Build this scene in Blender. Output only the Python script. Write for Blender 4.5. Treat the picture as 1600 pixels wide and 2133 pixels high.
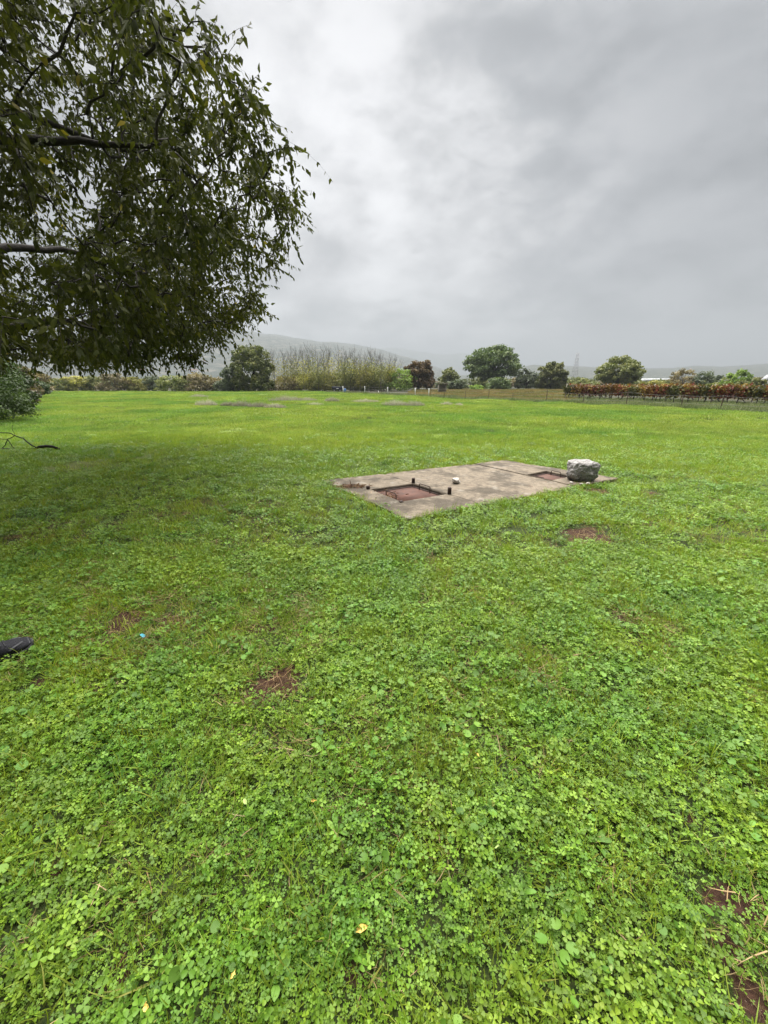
import bpy, bmesh, math, random
import numpy as np
from mathutils import Vector, Matrix
from mathutils.bvhtree import BVHTree
R = math.radians
rng = np.random.default_rng(7)
random.seed(7)
scene = bpy.context.scene
for o in list(bpy.data.objects): bpy.data.objects.remove(o)
col = scene.collection

# ------------------------------------------------------------------ camera
FPX, CAMH, HZ = 802.0, 1.6, 797.0
PITCH = math.atan((1066.5 - HZ) / FPX)
cd = bpy.data.cameras.new('camera'); cam = bpy.data.objects.new('camera', cd); col.objects.link(cam)
cd.sensor_fit = 'VERTICAL'; cd.sensor_height = 36.0; cd.lens = 36.0 * FPX / 2133.0
cd.clip_start = 0.05; cd.clip_end = 40000
cam.location = (0, 0, CAMH); cam.rotation_euler = (R(90) - PITCH, 0, 0)
scene.camera = cam

# ------------------------------------------------------------------ world, sun, exposure
SUN_EL, SUN_AZ = R(64), R(-10)          # azimuth from +Y towards +X
SKY_GAIN = 0.675
CLOUD_A, CLOUD_B = (4.07, 5.04, 8.32), (4.19, 4.57, 5.29)
w = bpy.data.worlds.new('World'); scene.world = w; w.use_nodes = True
def build_world():
    nt = w.node_tree; nt.nodes.clear(); N = nt.nodes.new; L = nt.links.new
    def math_(op, a, b=None, c=None, clamp=False):
        n = N('ShaderNodeMath'); n.operation = op; n.use_clamp = clamp
        for i, v in enumerate((a, b, c)):
            if v is None: continue
            if isinstance(v, (int, float)): n.inputs[i].default_value = v
            else: L(v, n.inputs[i])
        return n.outputs[0]
    def sstep(v, a, b):
        n = N('ShaderNodeMapRange'); n.interpolation_type = 'SMOOTHSTEP'
        L(v, n.inputs['Value']); n.inputs['From Min'].default_value = a; n.inputs['From Max'].default_value = b
        return n.outputs['Result']
    tc = N('ShaderNodeTexCoord'); nrm = N('ShaderNodeVectorMath'); nrm.operation = 'NORMALIZE'
    L(tc.outputs['Generated'], nrm.inputs[0])
    sep = N('ShaderNodeSeparateXYZ'); L(nrm.outputs[0], sep.inputs[0])
    z = math_('ABSOLUTE', sep.outputs['Z'])
    def noise(scale, detail, rough, vec, dist=0.0):
        n = N('ShaderNodeTexNoise'); n.inputs['Scale'].default_value = scale; n.inputs['Detail'].default_value = detail
        n.inputs['Roughness'].default_value = rough; n.inputs['Distortion'].default_value = dist
        L(vec, n.inputs['Vector']); return n.outputs['Fac']
    def mapped(loc, sc, rot=(0, 0, 0)):
        m_ = N('ShaderNodeMapping'); m_.inputs['Location'].default_value = loc; m_.inputs['Scale'].default_value = sc; m_.inputs['Rotation'].default_value = rot
        L(nrm.outputs[0], m_.inputs[0]); return m_.outputs[0]
    big = noise(1.5, 3.0, 0.5, mapped(CLOUD_A, (1, 1, 1.6), (0, R(-24), 0)), 0.2)
    mid = noise(3.6, 10.0, 0.60, mapped(CLOUD_B, (1, 1, 1.9), (0, R(-20), 0)), 0.12)
    low = noise(4.6, 10.0, 0.60, mapped((1.66, 0.0, 4.61), (1, 1, 2.8)), 0.1)
    cl = math_('ADD', math_('MULTIPLY', big, 0.42), math_('MULTIPLY', mid, 0.58))
    lowmask = math_('MULTIPLY', math_('SUBTRACT', 1.0, sstep(z, 0.08, 0.26)), 0.75)
    clm = N('ShaderNodeMix'); clm.data_type = 'FLOAT'; L(lowmask, clm.inputs[0]); L(cl, clm.inputs[2]); L(low, clm.inputs[3])
    cloud = clm.outputs[0]
    t = sstep(cloud, 0.40, 0.595)
    # thin, bright part of the deck low above the horizon
    gd = Vector((math.sin(R(-6)) * math.cos(R(13)), math.cos(R(-6)) * math.cos(R(13)), math.sin(R(13))))
    dt = N('ShaderNodeVectorMath'); dt.operation = 'DOT_PRODUCT'; L(nrm.outputs[0], dt.inputs[0]); dt.inputs[1].default_value = gd
    glow = sstep(dt.outputs['Value'], 0.80, 1.0)
    gd2 = Vector((math.sin(R(-26)) * math.cos(R(30)), math.cos(R(-26)) * math.cos(R(30)), math.sin(R(30))))
    dt2 = N('ShaderNodeVectorMath'); dt2.operation = 'DOT_PRODUCT'; L(nrm.outputs[0], dt2.inputs[0]); dt2.inputs[1].default_value = gd2
    glow2 = sstep(dt2.outputs['Value'], 0.62, 1.0)
    base = math_('ADD', math_('MULTIPLY', t, 0.025), 0.0282)
    lum = math_('ADD', base, math_('MULTIPLY', glow, math_('ADD', math_('MULTIPLY', t, 0.040), 0.023)))
    lum = math_('ADD', lum, math_('MULTIPLY', glow2, 0.005))
    # haze bank at the very bottom
    hz = math_('SUBTRACT', 1.0, sstep(z, 0.0, 0.16))
    mxh = N('ShaderNodeMix'); mxh.data_type = 'FLOAT'; L(math_('MULTIPLY', hz, 0.85), mxh.inputs[0]); L(lum, mxh.inputs[2]); mxh.inputs[3].default_value = 0.056
    lum = mxh.outputs[0]
    tint = N('ShaderNodeMix'); tint.data_type = 'RGBA'
    L(sstep(lum, 0.042, 0.075), tint.inputs[0]); tint.inputs[6].default_value = (0.975, 0.988, 1.02, 1); tint.inputs[7].default_value = (1.0, 0.995, 1.005, 1)
    sc_ = N('ShaderNodeVectorMath'); sc_.operation = 'SCALE'; L(tint.outputs[2], sc_.inputs[0]); L(lum, sc_.inputs['Scale'])
    sky = N('ShaderNodeTexSky'); sky.sky_type = 'NISHITA'; sky.sun_disc = False
    sky.sun_elevation = SUN_EL; sky.sun_rotation = SUN_AZ; sky.air_density = 1.0; sky.dust_density = 2.0
    b1 = N('ShaderNodeBackground'); L(sky.outputs[0], b1.inputs[0]); b1.inputs[1].default_value = 0.05
    b2 = N('ShaderNodeBackground'); L(sc_.outputs[0], b2.inputs[0]); b2.inputs[1].default_value = SKY_GAIN
    ms = N('ShaderNodeMixShader'); ms.inputs[0].default_value = 0.99
    L(b1.outputs[0], ms.inputs[1]); L(b2.outputs[0], ms.inputs[2])
    out = N('ShaderNodeOutputWorld'); L(ms.outputs[0], out.inputs[0])
build_world()
sd = bpy.data.lights.new('sun', 'SUN'); sun = bpy.data.objects.new('sun', sd); col.objects.link(sun)
sd.energy = 1.5; sd.angle = R(85); sd.color = (1.0, 0.975, 0.93)
sdir = Vector((math.sin(SUN_AZ) * math.cos(SUN_EL), math.cos(SUN_AZ) * math.cos(SUN_EL), math.sin(SUN_EL)))
sun.rotation_euler = (-sdir).to_track_quat('-Z', 'Y').to_euler()
vs = scene.view_settings; vs.view_transform = 'Standard'; vs.look = 'None'; vs.gamma = 1.0; vs.exposure = 3.75
scene.cycles.max_bounces = 6; scene.cycles.diffuse_bounces = 3; scene.cycles.glossy_bounces = 2
scene.cycles.transmission_bounces = 4; scene.cycles.transparent_max_bounces = 6; scene.cycles.volume_bounces = 1
scene.cycles.use_denoising = True

# ------------------------------------------------------------------ helpers
CT, ST = math.cos(PITCH), math.sin(PITCH)
def at(x, y, z=0.0):
    u = (x - 800) / FPX; v = -(y - 1066.5) / FPX
    d = (u, CT + v * ST, -ST + v * CT); t = (z - CAMH) / d[2]
    return Vector((d[0] * t, d[1] * t, z))
def PZ(y, Y):
    v = -(y - 1066.5) / FPX
    return CAMH + Y * (-ST + v * CT) / (CT + v * ST)
def PX(x, Y, z=1.0):
    dep = Y * CT - (z - CAMH) * ST
    return (x - 800) / FPX * dep
def _hash(ix, iy, s):
    n = (ix.astype(np.int64) * 374761393 + iy.astype(np.int64) * 668265263 + s * 974634777) & 0x7fffffff
    n = ((n ^ (n >> 13)) * 1274126177) & 0x7fffffff
    n = n ^ (n >> 16)
    return (n & 0xffff) / 65535.0
def vnoise(x, y, s=0):
    x = np.asarray(x, float); y = np.asarray(y, float)
    ix = np.floor(x); iy = np.floor(y); fx = x - ix; fy = y - iy
    fx = fx * fx * (3 - 2 * fx); fy = fy * fy * (3 - 2 * fy)
    a = _hash(ix, iy, s); b = _hash(ix + 1, iy, s); c = _hash(ix, iy + 1, s); d = _hash(ix + 1, iy + 1, s)
    return (a * (1 - fx) + b * fx) * (1 - fy) + (c * (1 - fx) + d * fx) * fy
def fbm(x, y, s=0, o=4):
    r = 0; a = 0.5; f = 1.0; tot = 0
    for i in range(o):
        r = r + a * vnoise(np.asarray(x) * f, np.asarray(y) * f, s + i * 17); tot += a; a *= 0.5; f *= 2.03
    return r / tot

def link_mesh(name, me, mat=None, parent=None):
    o = bpy.data.objects.new(name, me); col.objects.link(o)
    if mat is not None and not me.materials:
        for m in (mat if isinstance(mat, (list, tuple)) else [mat]): me.materials.append(m)
    if parent is not None: o.parent = parent
    return o
def np_mesh(name, V, F, attrs=None, smooth=False):
    V = np.asarray(V, np.float32); F = np.asarray(F, np.int32); k = F.shape[1]
    me = bpy.data.meshes.new(name)
    me.vertices.add(len(V)); me.vertices.foreach_set('co', V.ravel())
    me.loops.add(F.size); me.loops.foreach_set('vertex_index', F.ravel())
    me.polygons.add(len(F)); me.polygons.foreach_set('loop_start', np.arange(0, F.size, k, dtype=np.int32))
    me.polygons.foreach_set('loop_total', np.full(len(F), k, np.int32))
    if smooth: me.polygons.foreach_set('use_smooth', np.ones(len(F), bool))
    me.update(calc_edges=True)
    for n, a in (attrs or {}).items():
        at_ = me.attributes.new(n, 'FLOAT', 'POINT'); at_.data.foreach_set('value', np.asarray(a, np.float32))
    return me
class MB:
    """collects shapes, builds one mesh object"""
    def __init__(s): s.V = []; s.F = []; s.n = 0; s.T = []
    def add(s, V, F, tint=0.5):
        V = np.asarray(V, float); F = np.asarray(F, int)
        if F.shape[1] == 3: F = np.concatenate([F, F[:, 2:3]], 1)
        s.V.append(V); s.F.append(F + s.n); s.n += len(V); s.T.append(np.full(len(V), tint) if np.isscalar(tint) else tint)
        return s
    def tube(s, pts, rad, sides=6, tint=0.5, cap=True):
        pts = np.asarray(pts, float); n = len(pts)
        rad = np.full(n, rad) if np.isscalar(rad) else np.asarray(rad, float)
        tg = np.gradient(pts, axis=0); tg /= np.linalg.norm(tg, axis=1, keepdims=True) + 1e-9
        ref = np.array([0.31, 0.17, 0.94]) if abs(tg[0, 2]) < 0.9 else np.array([0.95, 0.21, 0.1])
        a = np.cross(tg, ref); a /= np.linalg.norm(a, axis=1, keepdims=True) + 1e-9; b = np.cross(tg, a)
        th = np.arange(sides) * 2 * math.pi / sides
        V = pts[:, None, :] + rad[:, None, None] * (np.cos(th)[None, :, None] * a[:, None, :] + np.sin(th)[None, :, None] * b[:, None, :])
        V = V.reshape(-1, 3); F = []
        for i in range(n - 1):
            for j in range(sides):
                k = (j + 1) % sides
                F.append((i * sides + j, i * sides + k, (i + 1) * sides + k, (i + 1) * sides + j))
        if cap:
            V = np.concatenate([V, pts[[0, -1]]]); c0 = n * sides
            for j in range(sides):
                k = (j + 1) % sides
                F.append((k, j, c0, c0)); F.append(((n - 1) * sides + j, (n - 1) * sides + k, c0 + 1, c0 + 1))
        return s.add(V, F, tint)
    def box(s, c, d, rot=None, tint=0.5):
        x, y, z = [v / 2 for v in d]
        V = np.array([(i, j, k) for k in (-z, z) for j in (-y, y) for i in (-x, x)], float)
        if rot is not None: V = V @ np.asarray(rot).T
        V += np.asarray(c, float)
        return s.add(V, [(0, 2, 3, 1), (4, 5, 7, 6), (0, 1, 5, 4), (2, 6, 7, 3), (0, 4, 6, 2), (1, 3, 7, 5)], tint)
    def arrays(s): return np.concatenate(s.V), np.concatenate(s.F), np.concatenate(s.T)
    def mesh(s, name, mat, smooth=False):
        V, F, T = s.arrays(); me = np_mesh_mixed(name, V, F, T, smooth)
        for m in (mat if isinstance(mat, (list, tuple)) else [mat]): me.materials.append(m)
        return me
    def build(s, name, mat, parent=None, smooth=False): return link_mesh(name, s.mesh(name, mat, smooth), None, parent)
def np_mesh_mixed(name, V, F, T, smooth=False):
    tri = F[:, 2] == F[:, 3]
    tot = np.where(tri, 3, 4).astype(np.int32); start = np.concatenate([[0], np.cumsum(tot)[:-1]]).astype(np.int32)
    mask = np.ones(F.shape, bool); mask[tri, 3] = False; idx = F[mask].astype(np.int32)
    me = bpy.data.meshes.new(name)
    me.vertices.add(len(V)); me.vertices.foreach_set('co', V.astype(np.float32).ravel())
    me.loops.add(len(idx)); me.loops.foreach_set('vertex_index', idx)
    me.polygons.add(len(F)); me.polygons.foreach_set('loop_start', start); me.polygons.foreach_set('loop_total', tot)
    if smooth: me.polygons.foreach_set('use_smooth', np.ones(len(F), bool))
    me.update(calc_edges=True); me.validate()
    if len(me.vertices) == len(T):
        a = me.attributes.new('tint', 'FLOAT', 'POINT'); a.data.foreach_set('value', np.asarray(T, np.float32))
    return me
def stamp(TV, TF, pos, basis, scale, tint):
    """copies of a small template: pos (K,3), basis (K,3,3) columns x,y,z, scale (K,) or (K,3)"""
    K = len(pos); n = len(TV)
    sc = scale[:, None] if np.ndim(scale) == 1 else scale
    P = TV[None] * sc[:, None, :] if sc.shape[1] == 3 else TV[None] * sc[:, :, None]
    V = np.einsum('kij,knj->kni', basis, P) + pos[:, None, :]
    F = TF[None] + (np.arange(K) * n)[:, None, None]
    return V.reshape(-1, 3), F.reshape(-1, TF.shape[1]), np.repeat(tint, n)
def norm(v): return v / (np.linalg.norm(v, axis=-1, keepdims=True) + 1e-9)
def basis_from(ydir, up):
    y = norm(ydir); x = norm(np.cross(y, up)); z = np.cross(x, y)
    return np.stack([x, y, z], axis=-1)
def rand_dirs(k, r=rng): return norm(r.normal(size=(k, 3)))
def empty(name, loc=(0, 0, 0), rz=0.0):
    o = bpy.data.objects.new(name, None); col.objects.link(o); o.location = loc; o.rotation_euler = (0, 0, rz)
    o.empty_display_size = 0.1; return o
def tag(o, label=None, cat=None, group=None, kind=None):
    if label: o['label'] = label
    if cat: o['category'] = cat
    if group: o['group'] = group
    if kind: o['kind'] = kind
    return o

# ------------------------------------------------------------------ materials
def new_mat(name):
    m = bpy.data.materials.new(name); m.use_nodes = True; nt = m.node_tree; nt.nodes.clear()
    return m, nt, nt.nodes.new, nt.links.new
def ramp(N, stops):
    r = N('ShaderNodeValToRGB'); e = r.color_ramp.elements
    while len(e) < len(stops): e.new(0.5)
    for i, (p, c) in enumerate(stops): e[i].position = p; e[i].color = (*c, 1)
    return r
def leaf_mat(name, stops, alt, nscale=0.5, nlo=0.45, nhi=0.65, transl=0.28, rough=0.5, spec=0.35, alt2=None, nscale2=3.0):
    m, nt, N, L = new_mat(name)
    a = N('ShaderNodeAttribute'); a.attribute_name = 'tint'
    r = ramp(N, stops); L(a.outputs['Fac'], r.inputs[0])
    g = N('ShaderNodeNewGeometry')
    def mixn(colr, c2, sc, lo, hi, seed):
        n = N('ShaderNodeTexNoise'); n.inputs['Scale'].default_value = sc; n.inputs['Detail'].default_value = 3
        v = N('ShaderNodeVectorMath'); v.operation = 'ADD'; L(g.outputs['Position'], v.inputs[0]); v.inputs[1].default_value = (seed, seed * 2, 0)
        L(v.outputs[0], n.inputs['Vector'])
        mr = N('ShaderNodeMapRange'); L(n.outputs['Fac'], mr.inputs['Value']); mr.inputs['From Min'].default_value = lo; mr.inputs['From Max'].default_value = hi
        mx = N('ShaderNodeMix'); mx.data_type = 'RGBA'; mx.blend_type = 'MULTIPLY'; L(mr.outputs[0], mx.inputs[0]); L(colr, mx.inputs[6]); mx.inputs[7].default_value = (*c2, 1)
        return mx.outputs[2]
    oi = N('ShaderNodeObjectInfo'); mv = N('ShaderNodeMapRange'); L(oi.outputs['Random'], mv.inputs['Value']); mv.inputs['To Min'].default_value = 0.72; mv.inputs['To Max'].default_value = 1.28
    vsc = N('ShaderNodeVectorMath'); vsc.operation = 'SCALE'; L(r.outputs[0], vsc.inputs[0]); L(mv.outputs[0], vsc.inputs['Scale'])
    c = mixn(vsc.outputs[0], alt, nscale, nlo, nhi, 13.0)
    if alt2: c = mixn(c, alt2, nscale2, 0.42, 0.66, 41.0)
    p = N('ShaderNodeBsdfPrincipled'); L(c, p.inputs['Base Color']); p.inputs['Roughness'].default_value = rough
    p.inputs['Specular IOR Level'].default_value = spec
    t = N('ShaderNodeBsdfTranslucent')
    tm = N('ShaderNodeMix'); tm.data_type = 'RGBA'; tm.blend_type = 'MULTIPLY'; tm.inputs[0].default_value = 1; L(c, tm.inputs[6]); tm.inputs[7].default_value = (1.25, 1.3, 0.7, 1)
    L(tm.outputs[2], t.inputs[0])
    mx = N('ShaderNodeMixShader'); mx.inputs[0].default_value = transl; L(p.outputs[0], mx.inputs[1]); L(t.outputs[0], mx.inputs[2])
    o = N('ShaderNodeOutputMaterial'); L(mx.outputs[0], o.inputs[0])
    return m
def solid_mat(name, c1, c2, nscale=20, rough=0.8, bump=0.3, bscale=40, metallic=0.0, c3=None, s3=3.0, lo3=0.5, hi3=0.65, detail=6, spec=0.3, voro=None):
    m, nt, N, L = new_mat(name)
    tc = N('ShaderNodeTexCoord')
    n = N('ShaderNodeTexNoise'); n.inputs['Scale'].default_value = nscale; n.inputs['Detail'].default_value = detail; n.inputs['Roughness'].default_value = 0.62
    L(tc.outputs['Object'], n.inputs['Vector'])
    r = ramp(N, [(0.35, c1), (0.65, c2)]); L(n.outputs['Fac'], r.inputs[0]); c = r.outputs[0]
    if c3:
        n3 = N('ShaderNodeTexNoise'); n3.inputs['Scale'].default_value = s3; n3.inputs['Detail'].default_value = 5; L(tc.outputs['Object'], n3.inputs['Vector'])
        mr = N('ShaderNodeMapRange'); L(n3.outputs['Fac'], mr.inputs['Value']); mr.inputs['From Min'].default_value = lo3; mr.inputs['From Max'].default_value = hi3
        mx = N('ShaderNodeMix'); mx.data_type = 'RGBA'; L(mr.outputs[0], mx.inputs[0]); L(c, mx.inputs[6]); mx.inputs[7].default_value = (*c3, 1); c = mx.outputs[2]
    p = N('ShaderNodeBsdfPrincipled'); L(c, p.inputs['Base Color']); p.inputs['Roughness'].default_value = rough; p.inputs['Metallic'].default_value = metallic
    p.inputs['Specular IOR Level'].default_value = spec
    nb = N('ShaderNodeTexNoise'); nb.inputs['Scale'].default_value = bscale; nb.inputs['Detail'].default_value = 8; L(tc.outputs['Object'], nb.inputs['Vector'])
    h = nb.outputs['Fac']
    if voro:
        vo = N('ShaderNodeTexVoronoi'); vo.inputs['Scale'].default_value = voro; L(tc.outputs['Object'], vo.inputs['Vector'])
        ad = N('ShaderNodeMath'); ad.operation = 'ADD'; L(h, ad.inputs[0]); L(vo.outputs['Distance'], ad.inputs[1]); h = ad.outputs[0]
    b = N('ShaderNodeBump'); b.inputs['Strength'].default_value = bump; b.inputs['Distance'].default_value = 0.02; L(h, b.inputs['Height']); L(b.outputs[0], p.inputs['Normal'])
    o = N('ShaderNodeOutputMaterial'); L(p.outputs[0], o.inputs[0])
    return m
def tint_mat(name, stops, rough=0.8):
    m, nt, N, L = new_mat(name)
    a = N('ShaderNodeAttribute'); a.attribute_name = 'tint'; r = ramp(N, stops); L(a.outputs['Fac'], r.inputs[0])
    p = N('ShaderNodeBsdfPrincipled'); L(r.outputs[0], p.inputs['Base Color']); p.inputs['Roughness'].default_value = rough
    o = N('ShaderNodeOutputMaterial'); L(p.outputs[0], o.inputs[0]); return m

M = {}
M['clover'] = leaf_mat('clover_leaf', [(0.0, (0.066, 0.136, 0.014)), (0.5, (0.125, 0.218, 0.021)), (0.9, (0.190, 0.285, 0.030)), (0.97, (0.25, 0.31, 0.045)), (1.0, (0.36, 0.32, 0.05))],
                        (0.72, 0.86, 0.85), 0.9, 0.44, 0.62, 0.32, 0.48, 0.26, (1.28, 1.12, 0.8), 2.3)
M['grass'] = leaf_mat('grass_blade', [(0.0, (0.125, 0.190, 0.020)), (0.6, (0.190, 0.262, 0.030)), (0.92, (0.24, 0.30, 0.05)), (1.0, (0.34, 0.29, 0.12))],
                       (1.15, 1.05, 0.8), 0.5, 0.40, 0.65, 0.32, 0.5, 0.3, (0.82, 0.95, 0.9), 2.0)
M['lawn'] = leaf_mat('lawn_blade', [(0.0, (0.140, 0.198, 0.032)), (0.6, (0.205, 0.260, 0.050)), (0.94, (0.26, 0.29, 0.075)), (1.0, (0.32, 0.31, 0.10))],
                      (0.62, 0.82, 0.82), 0.16, 0.44, 0.62, 0.34, 0.55, 0.2, (0.82, 0.94, 0.9), 0.9)
M['weed'] = leaf_mat('broad_leaf', [(0.0, (0.065, 0.145, 0.018)), (0.6, (0.105, 0.205, 0.024)), (0.93, (0.15, 0.25, 0.035)), (1.0, (0.30, 0.30, 0.06))],
                      (0.85, 0.95, 0.9), 1.5, 0.4, 0.6, 0.3, 0.5, 0.25)
M['dry'] = leaf_mat('dry_blade', [(0.0, (0.13, 0.085, 0.042)), (0.6, (0.23, 0.165, 0.085)), (1.0, (0.35, 0.28, 0.16))], (0.8, 0.7, 0.6), 3.0, 0.4, 0.6, 0.2, 0.7, 0.2)
M['celtis'] = leaf_mat('nettle_tree_leaf', [(0.0, (0.024, 0.031, 0.008)), (0.7, (0.048, 0.056, 0.012)), (0.95, (0.10, 0.10, 0.018)), (1.0, (0.22, 0.18, 0.03))],
                        (1.2, 1.1, 0.9), 0.6, 0.45, 0.6, 0.30, 0.6, 0.10)
M['bark'] = solid_mat('dark_bark', (0.010, 0.008, 0.006), (0.024, 0.019, 0.014), 14, 0.9, 0.6, 30)
M['bark_grey'] = solid_mat('grey_bark', (0.085, 0.077, 0.070), (0.15, 0.138, 0.125), 9, 0.9, 0.4, 20)
def concrete_mat():
    m, nt, N, L = new_mat('old_concrete'); g = N('ShaderNodeTexCoord')
    def noise(sc, d=6, r=.6, off=0):
        v = N('ShaderNodeVectorMath'); v.operation = 'ADD'; L(g.outputs['Object'], v.inputs[0]); v.inputs[1].default_value = (off, off * .7, 0)
        n = N('ShaderNodeTexNoise'); n.inputs['Scale'].default_value = sc; n.inputs['Detail'].default_value = d; n.inputs['Roughness'].default_value = r; L(v.outputs[0], n.inputs['Vector']); return n.outputs['Fac']
    def mr(v, lo, hi):
        n = N('ShaderNodeMapRange'); n.interpolation_type = 'SMOOTHSTEP'; L(v, n.inputs['Value']); n.inputs['From Min'].default_value = lo; n.inputs['From Max'].default_value = hi; return n.outputs[0]
    def mixc(f, c1, c2, k=1.0):
        mx = N('ShaderNodeMix'); mx.data_type = 'RGBA'
        if k < 1: q = N('ShaderNodeMath'); q.operation = 'MULTIPLY'; L(f, q.inputs[0]); q.inputs[1].default_value = k; f = q.outputs[0]
        L(f, mx.inputs[0])
        for i_, c in ((6, c1), (7, c2)):
            if isinstance(c, tuple): mx.inputs[i_].default_value = (*c, 1)
            else: L(c, mx.inputs[i_])
        return mx.outputs[2]
    c = mixc(mr(noise(14, 8, .7), .3, .7), (.090, .072, .052), (.175, .143, .105))
    c = mixc(mr(noise(1.6, 6, .65, 4.0), .46, .60), c, (.038, .031, .022), .75)        # damp algae blotches
    c = mixc(mr(noise(3.1, 7, .7, 9.0), .56, .66), c, (.19, .17, .14), .7)             # pale scoured spots
    c = mixc(mr(noise(70, 3, .6, 2.0), .62, .70), c, (.03, .026, .02), .8)             # pits
    c = mixc(mr(noise(5.0, 6, .7, 21.0), .60, .70), c, (.10, .062, .042), .6)          # red soil stains
    p = N('ShaderNodeBsdfPrincipled'); L(c, p.inputs['Base Color']); p.inputs['Roughness'].default_value = .92; p.inputs['Specular IOR Level'].default_value = .2
    b = N('ShaderNodeBump'); b.inputs['Strength'].default_value = .7; b.inputs['Distance'].default_value = .015; L(noise(45, 9, .7), b.inputs['Height']); L(b.outputs[0], p.inputs['Normal'])
    o = N('ShaderNodeOutputMaterial'); L(p.outputs[0], o.inputs[0]); return m
M['concrete'] = concrete_mat()
M['rust'] = solid_mat('rusty_steel', (0.048, 0.019, 0.012), (0.085, 0.033, 0.020), 6, 0.85, 0.25, 60, c3=(0.07, 0.035, 0.025), s3=4, lo3=0.55, hi3=0.75)
M['iron'] = solid_mat('dark_rusty_iron', (0.022, 0.014, 0.011), (0.055, 0.032, 0.024), 30, 0.8, 0.3, 80)
M['stone'] = solid_mat('weathered_limestone', (0.15, 0.14, 0.132), (0.27, 0.255, 0.245), 9, 0.95, 1.0, 22, c3=(0.075, 0.068, 0.062), s3=11, lo3=0.58, hi3=0.70, voro=26)
M['stone_pale'] = solid_mat('pale_stone', (0.32, 0.29, 0.25), (0.48, 0.45, 0.41), 14, 0.9, 0.5, 30, c3=(0.08, 0.065, 0.05), s3=12, lo3=0.6, hi3=0.7)
M['soil'] = solid_mat('red_soil', (0.065, 0.031, 0.019), (0.125, 0.062, 0.040), 25, 0.95, 0.8, 60)

# ------------------------------------------------------------------ layout of bare spots, slab
SZ = 0.034
sN, sR, sL, sF = at(845, 1080, SZ), at(1287, 996, SZ), at(672, 1000, SZ), at(1050, 958, SZ)
def in_quad(x, y, q, grow=0.0):
    """signed inside distance of a convex quad (counter-clockwise), >0 inside"""
    d = np.full(np.shape(x), 1e9)
    for i in range(4):
        a = q[i]; b = q[(i + 1) % 4]; ex, ey = b[0] - a[0], b[1] - a[1]; l = math.hypot(ex, ey)
        d = np.minimum(d, ((y - a[1]) * ex - (x - a[0]) * ey) / l)
    return d + grow
SLAB = [sN, sR, sF, sL]
BARE = []   # x, y, rx, ry, angle, strength
def bare(px, py, wpx, hpx, s=1.0):
    c = at(px, py); l = at(px - wpx / 2, py); t = at(px, py - hpx / 2)
    BARE.append((c.x, c.y, max(0.03, abs(c.x - l.x)) * 1.05, max(0.03, abs(t.y - c.y)) * 1.1, s))
for b in [(572, 1425, 66, 50, 1.3), (535, 1455, 40, 24, .8), (255, 1285, 90, 34, .95), (370, 1300, 60, 34, .9), (220, 1310, 40, 20, .8), (555, 1308, 66, 16, 1.0),
          (160, 1352, 30, 12, .9), (270, 1370, 70, 14, .8), (85, 1420, 60, 18, .8), (200, 1432, 34, 12, .9), (560, 1352, 26, 12, .8), (730, 1338, 30, 10, .7),
          (1242, 1128, 80, 15, 1.2), (1215, 1112, 70, 10, .8), (1310, 1152, 24, 6, .7), (1355, 1027, 34, 8, 1.0), (1240, 1022, 50, 10, .9),
          (1500, 1862, 80, 40, .9), (1560, 1885, 60, 34, .8), (1515, 1985, 60, 50, .9), (1560, 2040, 50, 60, .8), (1590, 2110, 60, 60, .8),
          (320, 1630, 90, 60, .34), (260, 1640, 60, 30, .32), (440, 1655, 30, 20, .4), (140, 1765, 50, 30, .5), (100, 1835, 40, 30, .8), (250, 1870, 50, 30, .7), (440, 1860, 50, 24, .7),
          (405, 1790, 60, 24, .6), (745, 2015, 60, 40, .65), (260, 2010, 60, 50, .6), (190, 2090, 60, 40, .6), (1440, 1705, 60, 20, .7), (1020, 1540, 70, 18, .55), (165, 970, 120, 20, .55), (120, 985, 60, 10, .5),
          (850, 1390, 40, 16, .45), (1135, 1378, 46, 20, .5), (880, 1170, 90, 20, .5), (1000, 1120, 120, 12, .4), (700, 1130, 60, 14, .4), (1290, 1285, 70, 22, .45), (640, 1235, 40, 12, .6)]:
    bare(*b)
SHOE = at(20, 1362)
def bareness(x, y):
    v = np.where((np.abs((x - SHOE.x + .06) * .64 + (y - SHOE.y + .04) * .77) < .2) & (np.abs((y - SHOE.y + .04) * .64 - (x - SHOE.x + .06) * .77) < .10), 1.0, 0.0)
    nx = fbm(np.asarray(x) * 9, np.asarray(y) * 9, 5, 3) - 0.5
    for cx, cy, rx, ry, s in BARE:
        d = np.sqrt(((x - cx) / rx) ** 2 + ((y - cy) / ry) ** 2) + nx * 2.3
        v = np.maximum(v, s * np.clip(1.6 - d, 0, 1))
    return v
def ground_h(x, y):
    x = np.asarray(x, float); y = np.asarray(y, float)
    r = np.hypot(x, y)
    h = (fbm(x * 0.35, y * 0.35, 3, 3) - 0.5) * 0.12 + (fbm(x * .12, y * .3, 13, 3) - .5) * .25 * np.clip((r - 9) / 12, 0, 1) + (fbm(x * 1.3, y * 1.3, 9, 2) - 0.5) * 0.05
    h = h * np.clip((r - 1.0) / 4, 0.25, 1) * np.clip((160 - r) / 60, 0, 1)
    ds = in_quad(x, y, SLAB)
    k = np.clip((ds + 0.9) / 0.9, 0, 1)
    h = h * (1 - k) + (-0.004) * k
    h = h - 0.06 * np.exp(-(((x - sR.x) ** 2 + (y - sR.y + .15) ** 2) / 0.35))
    h = np.where(ds > 0.03, np.minimum(h, -0.16), h)
    return h

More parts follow.
